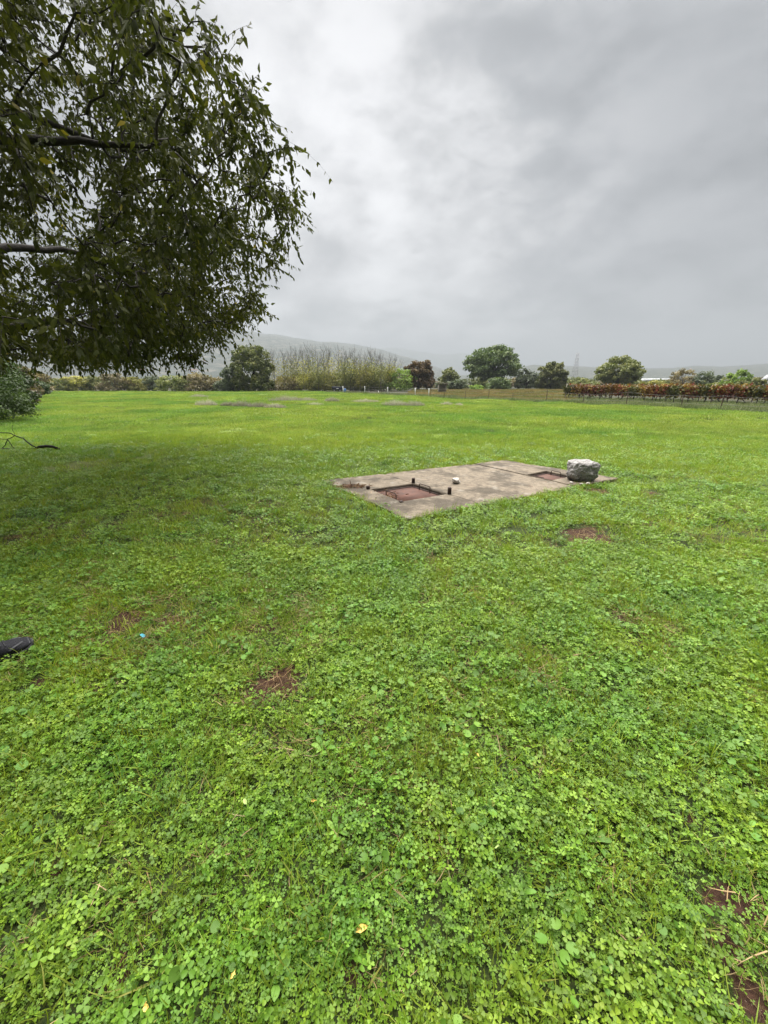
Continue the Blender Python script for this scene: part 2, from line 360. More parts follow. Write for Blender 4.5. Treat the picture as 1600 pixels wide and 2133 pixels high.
# ------------------------------------------------------------------ ground
def axis(pos):
    return np.unique(np.concatenate([-np.array(pos)[::-1], pos]))
a1 = np.arange(0, 5.5, 0.06); a2 = 5.5 * np.power(1.09, np.arange(0, 90)); a2 = a2[a2 < 7800]
xs = axis(np.concatenate([a1, a2])); ysp = np.concatenate([np.arange(-1, 9.2, 0.06), 9.2 * np.power(1.075, np.arange(0, 100))]); ysp = ysp[ysp < 7800]
ysn = -1 - 1.0 * np.power(1.35, np.arange(0, 30)); ysn = ysn[ysn > -7800][::-1]
ys = np.concatenate([ysn, ysp, [7800]]); xs = np.concatenate([[-7800], xs, [7800]])
GX, GY = np.meshgrid(xs, ys); GZ = ground_h(GX, GY)
nx_, ny_ = len(xs), len(ys); ii = np.arange(nx_ * ny_).reshape(ny_, nx_)
GF = np.stack([ii[:-1, :-1], ii[:-1, 1:], ii[1:, 1:], ii[1:, :-1]], -1).reshape(-1, 4)
near = (np.hypot(GX, GY) < 12)
BV = np.where(near, bareness(GX, GY), 0)
def ground_material():
    m, nt, N, L = new_mat('ground')
    g = N('ShaderNodeNewGeometry'); a = N('ShaderNodeAttribute'); a.attribute_name = 'bare'
    def noise(sc, d=5, r=0.6):
        n = N('ShaderNodeTexNoise'); n.inputs['Scale'].default_value = sc; n.inputs['Detail'].default_value = d; n.inputs['Roughness'].default_value = r
        L(g.outputs['Position'], n.inputs['Vector']); return n.outputs['Fac']
    def mixc(f, c1, c2):
        mx = N('ShaderNodeMix'); mx.data_type = 'RGBA'
        L(f, mx.inputs[0])
        for i, c in ((6, c1), (7, c2)):
            if isinstance(c, tuple): mx.inputs[i].default_value = (*c, 1)
            else: L(c, mx.inputs[i])
        return mx.outputs[2]
    def mr(v, lo, hi):
        n = N('ShaderNodeMapRange'); n.interpolation_type = 'SMOOTHSTEP'; L(v, n.inputs['Value']); n.inputs['From Min'].default_value = lo; n.inputs['From Max'].default_value = hi; return n.outputs[0]
    soil = mixc(mr(noise(45, 6), .35, .65), (0.024, 0.012, 0.008), (0.052, 0.027, 0.017))
    soil = mixc(mr(noise(160, 2), .66, .72), soil, (0.17, 0.12, 0.09))
    thatch = mixc(mr(noise(70, 4), .35, .65), (0.016, 0.026, 0.007), (0.036, 0.046, 0.012))
    near = mixc(mr(a.outputs['Fac'], .25, .55), thatch, soil)
    lawn = mixc(mr(noise(0.5, 6), .35, .65), (0.085, 0.125, 0.022), (0.13, 0.175, 0.03))
    far = mixc(mr(noise(0.01, 6), .4, .6), (0.018, 0.022, 0.010), (0.026, 0.024, 0.014))
    ln = N('ShaderNodeVectorMath'); ln.operation = 'LENGTH'; L(g.outputs['Position'], ln.inputs[0])
    c = mixc(mr(ln.outputs['Value'], 6, 14), near, lawn)
    by = N('ShaderNodeAttribute'); by.attribute_name = 'beyond'
    rough_ = mixc(mr(noise(0.4, 6), .4, .6), (0.022, 0.027, 0.010), (0.036, 0.029, 0.016))
    c = mixc(by.outputs['Fac'], c, rough_)
    c = mixc(mr(ln.outputs['Value'], 95, 130), c, far)
    p = N('ShaderNodeBsdfPrincipled'); L(c, p.inputs['Base Color']); p.inputs['Roughness'].default_value = 0.95; p.inputs['Specular IOR Level'].default_value = 0.15
    b = N('ShaderNodeBump'); b.inputs['Strength'].default_value = 0.9; b.inputs['Distance'].default_value = 0.02; L(noise(60, 8), b.inputs['Height']); L(b.outputs[0], p.inputs['Normal'])
    o = N('ShaderNodeOutputMaterial'); L(p.outputs[0], o.inputs[0]); return m
M['ground'] = ground_material()
FA, FB = at(715, 819), at(1600, 860)
def fence_side(x, y): return ((x - FA.x) * (FB.y - FA.y) - (y - FA.y) * (FB.x - FA.x)) / math.hypot(FB.x - FA.x, FB.y - FA.y)   # > 0 on the lawn side
BY = np.where((fence_side(GX, GY) < 0) | (GY > 80), 1.0, 0.0)
me = np_mesh('ground', np.stack([GX, GY, GZ], -1).reshape(-1, 3), GF, {'bare': BV.ravel(), 'beyond': BY.ravel()}, True)
tag(link_mesh('ground', me, M['ground']), kind='structure')

# ------------------------------------------------------------------ far hills
HILL_BVH = []
def on_hill(px, py):
    u = (px - 800) / FPX; v = -(py - 1066.5) / FPX; d = Vector((u, CT + v * ST, -ST + v * CT)).normalized(); best = None
    for b in HILL_BVH:
        h = b.ray_cast(Vector((0, 0, CAMH)), d)
        if h[0] is not None and (best is None or h[3] < best[1]): best = (h[0], h[3])
    return best[0]
def hill(name, prof, y0, y1, crest, c1, c2, c3, seed, azn=160, rn=40, rough=0.12):
    """prof: list of (pixel x, pixel y of skyline); the skyline stands at distance `crest`"""
    px = np.array([p[0] for p in prof], float); py = np.array([p[1] for p in prof], float)
    cx = np.linspace(px[0], px[-1], azn); cy = np.interp(cx, px, py)
    V = []
    rr = np.linspace(0, 1, rn)
    tt = (crest - y0) / (y1 - y0)
    for i in range(azn):
        v = -(cy[i] - 1066.5) / FPX; u = (cx[i] - 800) / FPX
        sx = u / (CT + v * ST); top = max(0.0, CAMH + crest * (-ST + v * CT) / (CT + v * ST))
        Y = y0 + (y1 - y0) * rr
        s = np.where(rr < tt, np.sin(np.clip(rr / tt, 0, 1) * math.pi / 2) ** 1.25, np.cos(np.clip((rr - tt) / (1 - tt), 0, 1) * math.pi / 2))
        X = sx * Y
        n = fbm(X / (crest * .06), Y / (crest * .06), seed, 5) - 0.5
        H = top * s * (1 + n * rough * 2 * (1 - np.exp(-((rr - tt) / .12) ** 2) * .75)) - 3 * (rr == 0) - 3 * (rr == 1)
        V.append(np.stack([X, Y, H], -1))
    V = np.array(V).reshape(-1, 3); ii = np.arange(azn * rn).reshape(azn, rn)
    F = np.stack([ii[:-1, :-1], ii[1:, :-1], ii[1:, 1:], ii[:-1, 1:]], -1).reshape(-1, 4)
    m, nt, N, L = new_mat(name)
    g = N('ShaderNodeNewGeometry')
    def noise(sc, d=6):
        n = N('ShaderNodeTexNoise'); n.inputs['Scale'].default_value = sc; n.inputs['Detail'].default_value = d; n.inputs['Roughness'].default_value = .65; L(g.outputs['Position'], n.inputs['Vector']); return n.outputs['Fac']
    r = ramp(N, [(0.38, c1), (0.52, c2), (0.66, c3)]); L(noise(14.0 / crest * 6), r.inputs[0])
    p = N('ShaderNodeBsdfPrincipled'); L(r.outputs[0], p.inputs['Base Color']); p.inputs['Roughness'].default_value = 1; p.inputs['Specular IOR Level'].default_value = 0.05
    b = N('ShaderNodeBump'); b.inputs['Strength'].default_value = 0.8; b.inputs['Distance'].default_value = crest * .004; L(noise(14.0 / crest * 9), b.inputs['Height']); L(b.outputs[0], p.inputs['Normal'])
    o = N('ShaderNodeOutputMaterial'); L(p.outputs[0], o.inputs[0])
    me = np_mesh(name, V, F, None, True)
    HILL_BVH.append(BVHTree.FromPolygons([tuple(v) for v in V], [tuple(int(i) for i in f) for f in F]))
    return tag(link_mesh(name, me, m), kind='structure')
hill('mountain', [(-700, 680), (0, 688), (300, 694), (480, 700), (600, 709), (700, 721), (790, 735), (850, 749), (930, 775), (1000, 797)], 900, 5000, 3000,
     (0.020, 0.030, 0.020), (0.042, 0.048, 0.034), (0.12, 0.11, 0.09), 21)
hill('far_ridge', [(500, 790), (700, 735), (820, 724), (880, 733), (925, 739), (965, 736), (1000, 742), (1060, 760), (1200, 785)], 3700, 5800, 4600,
     (0.04, 0.055, 0.035), (0.06, 0.07, 0.05), (0.09, 0.09, 0.07), 33)
hill('low_hills', [(900, 790), (1050, 772), (1110, 761), (1180, 764), (1260, 768), (1340, 769), (1400, 768), (1450, 763), (1500, 765), (1560, 762), (1700, 756), (2300, 760)], 1100, 3300, 2300,
     (0.020, 0.028, 0.016), (0.042, 0.048, 0.028), (0.09, 0.085, 0.062), 45, rough=0.1)

# ------------------------------------------------------------------ scatter machinery for the ground cover
def variants(name, meshes):
    c = bpy.data.collections.new(name)
    for i, me in enumerate(meshes):
        c.objects.link(bpy.data.objects.new('%s_source_%02d' % (name, i), me))
    return c
def scatter(name, pts, rot, scl, idx, coll, label=None, cat=None):
    me = bpy.data.meshes.new(name); n = len(pts)
    me.vertices.add(n); me.vertices.foreach_set('co', np.asarray(pts, np.float32).ravel())
    a = me.attributes.new('rot', 'FLOAT_VECTOR', 'POINT'); a.data.foreach_set('vector', np.asarray(rot, np.float32).ravel())
    a = me.attributes.new('scl', 'FLOAT', 'POINT'); a.data.foreach_set('value', np.asarray(scl, np.float32))
    a = me.attributes.new('idx', 'INT', 'POINT'); a.data.foreach_set('value', np.asarray(idx, np.int32))
    o = bpy.data.objects.new(name, me); col.objects.link(o)
    ng = bpy.data.node_groups.new(name, 'GeometryNodeTree')
    ng.interface.new_socket('Geometry', in_out='INPUT', socket_type='NodeSocketGeometry'); ng.interface.new_socket('Geometry', in_out='OUTPUT', socket_type='NodeSocketGeometry')
    N = ng.nodes.new; L = ng.links.new
    gi, go = N('NodeGroupInput'), N('NodeGroupOutput')
    ci = N('GeometryNodeCollectionInfo'); ci.inputs['Collection'].default_value = coll
    ci.inputs['Separate Children'].default_value = True; ci.inputs['Reset Children'].default_value = True
    def attr(nm, dt):
        q = N('GeometryNodeInputNamedAttribute'); q.data_type = dt; q.inputs['Name'].default_value = nm; return q.outputs[0]
    ip = N('GeometryNodeInstanceOnPoints'); ip.inputs['Pick Instance'].default_value = True
    e = N('FunctionNodeEulerToRotation'); L(attr('rot', 'FLOAT_VECTOR'), e.inputs[0])
    L(gi.outputs[0], ip.inputs['Points']); L(ci.outputs[0], ip.inputs['Instance']); L(attr('idx', 'INT'), ip.inputs['Instance Index'])
    L(e.outputs[0], ip.inputs['Rotation']); L(attr('scl', 'FLOAT'), ip.inputs['Scale']); L(ip.outputs[0], go.inputs[0])
    md = o.modifiers.new('scatter', 'NODES'); md.node_group = ng
    return tag(o, label, cat, kind='stuff')

# templates (y along the leaf, z up)
def leaflet(wd=0.46, fold=0.10, notch=0.93):
    V = np.array([(0, 0, 0), (wd * .75, .45, fold), (wd, .80, fold), (wd * .5, 1.0, fold * .5), (0, notch, 0), (-wd * .5, 1.0, fold * .5), (-wd, .80, fold), (-wd * .75, .45, fold)], float)
    F = np.array([(0, 1, 2), (0, 2, 3), (0, 3, 4), (0, 4, 5), (0, 5, 6), (0, 6, 7)])
    return V, F
def trifoliate():
    V0, F0 = leaflet(); Vs, Fs = [], []
    for i, a in enumerate((0, 2.05, -2.05)):
        c, s = math.cos(a), math.sin(a); Rm = np.array([(c, -s, 0), (s, c, 0), (0, 0, 1)])
        V = V0.copy(); V[:, 2] += V[:, 1] * (0.05 if i else -0.08)
        Vs.append(V @ Rm.T); Fs.append(F0 + i * len(V0))
    return np.concatenate(Vs), np.concatenate(Fs)
TRI = trifoliate()
def strip(widths, ts, zs, fold=0.0):
    V = []; F = []
    for w_, t, z in zip(widths, ts, zs): V += [(-w_, t, z + fold * w_), (0, t, z), (w_, t, z + fold * w_)]
    for i in range(len(ts) - 1):
        b = i * 3
        for j in (0, 1): F += [(b + j, b + j + 1, b + 4 + j), (b + j, b + 4 + j, b + 3 + j)]
    return np.array(V, float), np.array(F)
BLADE = (np.array([(-.035, 0, 0), (.035, 0, 0), (-.03, .42, .05), (.03, .42, .05), (-.02, .78, .0), (.02, .78, .0), (0, 1, -.12)], float),
         np.array([(0, 1, 3), (0, 3, 2), (2, 3, 5), (2, 5, 4), (4, 5, 6)]))
DANDE = strip([.03, .07, .13, .17, .12, .02], [0, .2, .45, .68, .88, 1.0], [0, .10, .16, .15, .08, 0], .35)
PLANT = strip([.03, .05, .20, .27, .20, .02], [0, .22, .42, .62, .85, 1.0], [0, .12, .18, .17, .10, .02], .3)
def roundleaf(n=9, cup=.12):
    V = [(0, 0, 0)]; 
    for i in range(n):
        a = -math.pi * .5 + .25 + (2 * math.pi - .5) * i / (n - 1)
        V.append((.5 * math.cos(a), .5 + .5 * math.sin(a) if True else 0, cup * (1 + .3 * math.cos(5 * a))))
    V = np.array(V, float); V[0] = (0, .42, 0)
    F = np.array([(0, i, i + 1) for i in range(1, n)])
    return V, F
ROUND = roundleaf()
def tilt_basis(k, maxtilt, r=rng):
    yaw = r.uniform(0, 2 * math.pi, k); up = norm(np.stack([r.normal(0, maxtilt, k), r.normal(0, maxtilt, k), np.ones(k)], -1))
    y = np.stack([np.cos(yaw), np.sin(yaw), np.zeros(k)], -1); y = norm(y - up * np.sum(y * up, 1, keepdims=True))
    x = np.cross(y, up); return np.stack([x, y, up], -1)
def disc(k, rad, r=rng):
    a = r.uniform(0, 2 * math.pi, k); q = rad * np.sqrt(r.uniform(0, 1, k)); return np.stack([q * np.cos(a), q * np.sin(a), np.zeros(k)], -1)
def mk(name, parts, mat):
    V, F, T = [], [], []; n = 0
    for v, f, t in parts: V.append(v); F.append(f + n); T.append(t); n += len(v)
    me = np_mesh(name, np.concatenate(V), np.concatenate(F), {'tint': np.concatenate(T)}); me.materials.append(mat); return me
def clover_clump(rad, k, smin, smax, hmax):
    p = disc(k, rad); p[:, 2] = rng.uniform(.008, hmax, k)
    b = rng.uniform(0, .35)
    return mk('clover', [stamp(*TRI, p, tilt_basis(k, .38), rng.uniform(smin, smax, k), np.clip(rng.beta(2, 2.4, k) * .9 + b * .3 - .05, 0, 1))], M['clover'])
def grass_clump(rad, k, hmin, hmax, wid, lean, mat, name='grass', flat=False):
    p = disc(k, rad); d = np.stack([rng.normal(0, lean, k), rng.normal(0, lean, k), np.full(k, .12 if flat else 1.0)], -1)
    if flat: p[:, 2] = rng.uniform(.004, .03, k)
    side = rand_dirs(k); B = basis_from(d, side); L_ = rng.uniform(hmin, hmax, k)
    sc = np.stack([np.full(k, wid) * rng.uniform(.7, 1.3, k) / .035, L_, L_], -1)
    return mk(name, [stamp(*BLADE, p, B, sc, np.clip(rng.beta(2, 2, k) + (rng.uniform(0, 1, k) > .95) * .4, 0, 1))], mat)
def rosette(tpl, k, lmin, lmax, up):
    yaw = np.arange(k) * 2.4 + rng.uniform(0, .6, k); ydir = np.stack([np.cos(yaw), np.sin(yaw), rng.uniform(up * .3, up, k)], -1)
    B = basis_from(ydir, np.tile([0, 0, 1.], (k, 1))); B = B * 1.0
    return mk('rosette', [stamp(*tpl, np.tile([0, 0, .008], (k, 1)) + rng.normal(0, .004, (k, 3)) * [1, 1, 0], B, rng.uniform(lmin, lmax, k), np.clip(rng.beta(2, 2, k), 0, 1))], M['weed'])
def round_clump(rad, k, smin, smax, hmax):
    p = disc(k, rad); p[:, 2] = rng.uniform(.02, hmax, k)
    return mk('round_weed', [stamp(*ROUND, p, tilt_basis(k, .35), rng.uniform(smin, smax, k), rng.beta(2, 2, k))], M['weed'])

def poisson_ish(xr, yr, density, keep):
    n = int((xr[1] - xr[0]) * (yr[1] - yr[0]) * density)
    x = rng.uniform(*xr, n); y = rng.uniform(*yr, n)
    k = keep(x, y); return x[k], y[k]
def visible(x, y, m=0.5):          # inside the view cone on the ground plus a generous step to each side
    return (np.abs(x) < y * 1.02 + 1.3 + m) & (y > 0.1)
def slab_ok(x, y, edge=0.03):
    return in_quad(x, y, SLAB) < edge * (fbm(x * 5, y * 5, 77, 2) * 5 - 1.2)
def place(x, y, smin, smax, nvar, tilt=.12, dz=0.0):
    n = len(x); z = ground_h(x, y) + dz
    rot = np.stack([rng.normal(0, tilt, n), rng.normal(0, tilt, n), rng.uniform(0, 6.283, n)], -1)
    return np.stack([x, y, z], -1), rot, rng.uniform(smin, smax, n), rng.integers(0, nvar, n)
WORN = []
for wx, wy, ww, wh, ws in [(280, 1320, 460, 190, .30), (240, 1600, 420, 300, .22), (320, 1625, 110, 70, .3), (900, 1180, 320, 90, .16), (1150, 1380, 200, 100, .14), (150, 1900, 300, 260, .22), (1540, 1950, 150, 260, .28), (700, 1290, 260, 70, .16),
                           (760, 2000, 120, 100, .16), (1240, 1120, 190, 46, .28), (1010, 1130, 200, 40, .16), (560, 1420, 170, 110, .24), (130, 975, 260, 60, .18), (1060, 1560, 260, 90, .12), (1380, 1300, 240, 90, .12)]:
    wc = at(wx, wy); WORN.append((wc.x, wc.y, abs(at(wx - ww / 2, wy).x - wc.x), abs(at(wx, wy - wh / 2).y - wc.y), ws))
def worn(x, y):
    v = np.zeros(np.shape(x))
    for cx, cy, rx, ry, s_ in WORN: v = v + s_ * np.exp(-(((x - cx) / rx) ** 2 + ((y - cy) / ry) ** 2))
    return v
def lushness(x, y):                # 0 thin, mossy grass ... 1 thick clover
    return fbm(np.asarray(x) * .8 + 4, np.asarray(y) * .8, 51, 4) - worn(x, y)

# near clover
CL = variants('clover_clump', [clover_clump(.075, int(k_), a_, b_, h_) for k_, a_, b_, h_ in ((30, .0075, .0145, .05), (34, .006, .010, .035), (24, .009, .016, .05), (30, .007, .013, .06), (40, .005, .009, .03), (26, .008, .0135, .045), (20, .010, .017, .055), (30, .006, .014, .05))])
def keep_near(x, y):
    b = bareness(x, y); lu = lushness(x, y)
    return visible(x, y) & slab_ok(x, y, .02) & (rng.uniform(0, 1, len(x)) > b * 1.25) & (rng.uniform(.12, .56, len(x)) < lu * 1.15)
x, y = poisson_ish((-5.2, 5.2), (.1, 3.6), 330, lambda x, y: keep_near(x, y))
x2, y2 = poisson_ish((-14, 14), (3.6, 12.5), 120, lambda x, y: keep_near(x, y) & (rng.uniform(0, 1, len(x)) < np.clip((12.3 - y + (fbm(x * .5, y * .5, 15, 3) - .5) * 9) / 5.5, 0, 1)))
n1 = len(x)
p, r_, s, i_ = place(np.concatenate([x, x2]), np.concatenate([y, y2]), .6, 1.25, 8, .2)
s[n1:] *= 1.2
xc, yc = poisson_ish((-4.6, 4.6), (.1, 3.4), 210, lambda x, y: visible(x, y) & slab_ok(x, y, .0) & (rng.uniform(0, 1, len(x)) > bareness(x, y) * 1.5))
pc, rc, sc_, ic = place(xc, yc, .8, 1.3, 4, .05)
scatter('clover_seedlings', pc, rc, sc_, ic, variants('seedling_clump', [clover_clump(.09, 46, .0035, .0075, .016) for _ in range(4)]), 'low carpet of tiny clover seedlings under the taller leaves', 'clover')
scatter('clover', p, r_, s, i_, CL, 'thick green clover covering the near ground', 'clover')

# near grass and dry stems
GR = variants('grass_clump', [grass_clump(.07, 26, .035, .085, .0016, .55, M['grass']) for _ in range(5)])
x, y = poisson_ish((-5.2, 5.2), (.1, 3.6), 170, lambda x, y: visible(x, y) & slab_ok(x, y) & (rng.uniform(0, 1, len(x)) > bareness(x, y) * 1.0))
x2, y2 = poisson_ish((-14, 14), (3.6, 12.5), 60, lambda x, y: visible(x, y) & slab_ok(x, y, .06) & (rng.uniform(0, 1, len(x)) > bareness(x, y) * 1.0))
p, r_, s, i_ = place(np.concatenate([x, x2]), np.concatenate([y, y2]), .7, 1.35, 5)
s[len(x):] *= 1.2
scatter('grass', p, r_, s, i_, GR, 'green grass blades growing among the clover', 'grass')
DR = variants('dry_clump', [grass_clump(.08, 18, .03, .085, .0010, 1.0, M['dry'], 'dry_grass', True) for _ in range(4)])
def keep_dry(x, y):
    b = bareness(x, y); lu = lushness(x, y); ui = rng.uniform(0, 1, len(x))
    return visible(x, y) & slab_ok(x, y, .02) & ((ui < b * .4) | (ui < np.clip(.52 - lu, 0, 1) * 3.0))
x, y = poisson_ish((-5.5, 5.5), (.1, 7), 135, keep_dry)
p, r_, s, i_ = place(x, y, .7, 1.4, 4)
scatter('dry_grass', p, r_, s, i_, DR, 'flattened straw-coloured dead grass in thin spots', 'dry grass')

# broad-leaved weeds: rosettes and round leaves
WD = variants('weed_clump', [rosette(DANDE, 8, .03, .065, .8) for _ in range(3)] + [rosette(PLANT, 6, .022, .045, .9) for _ in range(3)] + [round_clump(.10, 9, .014, .036, .055) for _ in range(8)])
def keep_weed(x, y): return visible(x, y) & slab_ok(x, y, .0) & (rng.uniform(0, 1, len(x)) > bareness(x, y) * 1.1) & (fbm(x * 1.1, y * 1.1, 91, 3) > rng.uniform(.25, .62, len(x)))
x, y = poisson_ish((-5, 5), (.1, 3.2), 70, keep_weed); x2, y2 = poisson_ish((-9, 9), (3.2, 9.5), 20, keep_weed)
p, r_, s, i_ = place(np.concatenate([x, x2]), np.concatenate([y, y2]), .7, 1.25, 14)
scatter('weeds', p, r_, s, i_, WD, 'broad-leaved weeds scattered through the clover', 'weeds')

# fringe creeping over the slab's edges
fx, fy = [], []
for a_, b_ in ((sN, sR), (sL, sN), (sF, sL), (sR, sF)):
    n_ = int((b_ - a_).length / .03); t_ = rng.uniform(0, 1, n_); e_ = (b_ - a_).to_2d().normalized(); nin = Vector((-e_.y, e_.x))
    o_ = rng.normal(-.035, .03, n_) + (vnoise(t_ * (b_ - a_).length * 4, t_ * 0, 31) - .42) * .19
    fx.append(a_.x + (b_.x - a_.x) * t_ + nin.x * o_); fy.append(a_.y + (b_.y - a_.y) * t_ + nin.y * o_)
fx, fy = np.concatenate(fx), np.concatenate(fy)
p, r_, s, i_ = place(fx, fy, .6, 1.15, 5, .25); p[:, 2] = np.where(in_quad(fx, fy, SLAB) > 0, .0, p[:, 2]); s = np.where(in_quad(fx, fy, SLAB) > .03, s * .7, s)
scatter('slab_fringe', p, r_, s, i_, GR, 'fringe of grass creeping over the edges of the slab', 'grass')
# mid and far lawn
LW = variants('lawn_clump', [grass_clump(.32, 210, .03, .085, .0040, .7, M['lawn'], 'lawn') for _ in range(5)])
x, y = poisson_ish((-17, 17), (5.0, 16), 13, lambda x, y: visible(x, y) & slab_ok(x, y, -.3) & (in_quad(x, y, SLAB) < -.3) & (rng.uniform(0, 1, len(x)) < np.clip((y - 6.5 + (fbm(x * .5, y * .5, 15, 3) - .5) * 9) / 5.0, .04, 1)))
p, r_, s, i_ = place(x, y, .8, 1.3, 5, .05)
LW2 = variants('far_lawn_clump', [grass_clump(.9, 420, .04, .10, .011, .7, M['lawn'], 'lawn') for _ in range(5)])
x2, y2 = poisson_ish((-38, 30), (15, 36), 2.6, lambda x, y: visible(x, y) & (fence_side(x, y) > -.2))
x3, y3 = poisson_ish((-75, 40), (36, 84), .75, lambda x, y: visible(x, y) & (fence_side(x, y) > 0) & (y < 79))
q, rq, sq, iq = place(np.concatenate([x2, x3]), np.concatenate([y2, y3]), .8, 1.3, 5, .02)
sq[len(x2):] *= 1.5
scatter('lawn', p, r_, s, i_, LW, 'short bright grass beyond the concrete slab', 'grass')
scatter('field_grass', q, rq, sq, iq, LW2, 'bright yellow-green mown grass of the far field', 'grass')

# ------------------------------------------------------------------ concrete slab with two hatches
def ring_panel(name, outer, inner, ztop, zbot, zin, parent):
    """four-cornered panel with an optional four-cornered hole, chamfered upper edges"""
    bm = bmesh.new(); ch = 0.012
    def shrink(q, d):
        c = sum((Vector(p[:2]) for p in q), Vector((0, 0))) / len(q)
        return [Vector(p[:2]) + (c - Vector(p[:2])).normalized() * d for p in q]
    def loop(q, z): return [bm.verts.new((p[0], p[1], z)) for p in q]
    def wall(a, b):
        for i in range(len(a)): j = (i + 1) % len(a); bm.faces.new((a[i], a[j], b[j], b[i]))
    lo, hi, tp = loop(outer, zbot), loop(outer, ztop - ch), loop(shrink(outer, ch * 1.4), ztop)
    wall(lo, hi); wall(hi, tp)
    if inner:
        it, ih, il = loop(shrink(inner, -ch), ztop), loop(inner, ztop - ch), loop(inner, zin)
        wall(tp, it); wall(it, ih); wall(ih, il)
    else: bm.faces.new(tp)
    bm.faces.new(lo[::-1])
    bmesh.ops.recalc_face_normals(bm, faces=bm.faces)
    long_ = [e for e in bm.edges if e.calc_length() > .3]
    bmesh.ops.subdivide_edges(bm, edges=long_, cuts=26, use_grid_fill=True)
    co = np.array([v.co[:] for v in bm.verts])                          # worn, wavering edges and a slightly uneven top
    out_d = in_quad(co[:, 0], co[:, 1], SLAB); edge_k = np.clip(1 - out_d / .10, 0, 1)
    jx = (fbm(co[:, 0] * 7, co[:, 1] * 7, 201, 3) - .5) * .075 * edge_k; jy = (fbm(co[:, 0] * 7, co[:, 1] * 7, 301, 3) - .5) * .075 * edge_k
    jz = np.where(co[:, 2] > 0, (fbm(co[:, 0] * 2.5, co[:, 1] * 2.5, 401, 4) - .5) * .012 - np.clip(vnoise(co[:, 0] * 9, co[:, 1] * 9, 501) - .72, 0, 1) * .09 * edge_k, 0)
    for v, a, b, c in zip(bm.verts, jx, jy, jz): v.co += Vector((a, b, c))
    me = bpy.data.meshes.new(name); bm.to_mesh(me); bm.free()
    return link_mesh(name, me, M['concrete'], parent)
hL, hF, hR, hN = at(767, 1019, SZ), at(861, 1006, SZ), at(936, 1029, SZ), at(836, 1046, SZ)
def line_hit(p, q, a, b):
    d1 = (q - p).to_2d(); d2 = (b - a).to_2d(); w_ = (a - p).to_2d()
    t = (w_.x * d2.y - w_.y * d2.x) / (d1.x * d2.y - d1.y * d2.x); return p + (q - p) * t
j1f, j1n = line_hit(hF, hR, sL, sF), line_hit(hF, hR, sN, sR)
kL, kF, kN = at(1094, 989, SZ), at(1138, 980.5, SZ), at(1150, 1001.5, SZ); kR = kF + (kN - kL)
j2f, j2n = line_hit(kL, kN, sL, sF), line_hit(kL, kN, sN, sR)
sl = empty('concrete_slab', (0, 0, 0)); tag(sl, 'weathered grey concrete slab with two sunken hatches set in the lawn', 'slab')
def off(p, q, d): v = (q - p).normalized() * d; return p + v
g_ = .006
inset = lambda q, k: [p + (sum(q, Vector()) / 4 - p) * k for p in q]
ring_panel('panel', [sN, off(j1n, sN, g_), off(j1f, sL, g_), sL], inset([hN, hR, hF, hL], .07), SZ, -.17, -.13, sl)
ring_panel('panel', [off(j1n, sR, g_), off(j2n, sN, g_), off(j2f, sL, g_), off(j1f, sF, g_)], None, SZ - .006, -.17, -.05, sl)
ring_panel('panel', [off(j2n, sR, g_), sR, sF, off(j2f, sF, g_)], inset([kN, kR, kF, kL], .07), SZ + .004, -.17, -.13, sl)
def hatch(name, q, zc, label, parent_label):
    e = empty(name, (0, 0, 0)); tag(e, label, 'hatch')
    q = inset(q, .11)
    mb = MB(); V = [(p.x, p.y, z) for z in (zc - .02, zc) for p in q]
    mb.add(V, [(3, 2, 1, 0), (4, 5, 6, 7), (0, 1, 5, 4), (1, 2, 6, 5), (2, 3, 7, 6), (3, 0, 4, 7)])
    mb.build('cover_plate', M['rust'], e)
    fr = MB()
    for i in range(4):
        a, b = q[i], q[(i + 1) % 4]; fr.tube([(a.x, a.y, zc + .004), (b.x, b.y, zc + .004)], .011, 4)
    fr.build('rim', M['iron'], e)
    return e, q
def handle(a, b, z0, h, parent):
    a, b = Vector(a), Vector(b); pts = [(a.x, a.y, z0), (a.x, a.y, z0 + h * .8)]
    for t in np.linspace(.06, .94, 5): p = a.lerp(b, t); pts.append((p.x, p.y, z0 + h))
    pts += [(b.x, b.y, z0 + h * .8), (b.x, b.y, z0)]
    MB().tube(pts, .0075, 6).build('handle', M['iron'], parent)
e1, q1 = hatch('steel_hatch', [hN, hR, hF, hL], -.016, 'rusty square steel hatch between the four iron pegs', '')
handle(q1[3].lerp(q1[0], .42) + Vector((.03, .02, 0)), q1[3].lerp(q1[0], .75) + Vector((.03, .02, 0)), -.015, .10, e1)
handle(q1[2].lerp(q1[1], .28) - Vector((.03, .02, 0)), q1[2].lerp(q1[1], .62) - Vector((.03, .02, 0)), -.015, .10, e1)
e2, q2 = hatch('steel_hatch', [kN, kR, kF, kL], -.012, 'smaller reddish rusty steel hatch beside the boulder', '')
handle(q2[2].lerp(q2[1], .25) - Vector((.03, .02, 0)), q2[2].lerp(q2[1], .65) - Vector((.03, .02, 0)), -.012, .085, e2)
handle(q2[3].lerp(q2[0], .25) + Vector((.05, .03, 0)), q2[3].lerp(q2[0], .6) + Vector((.05, .03, 0)), -.012, .04, e2)
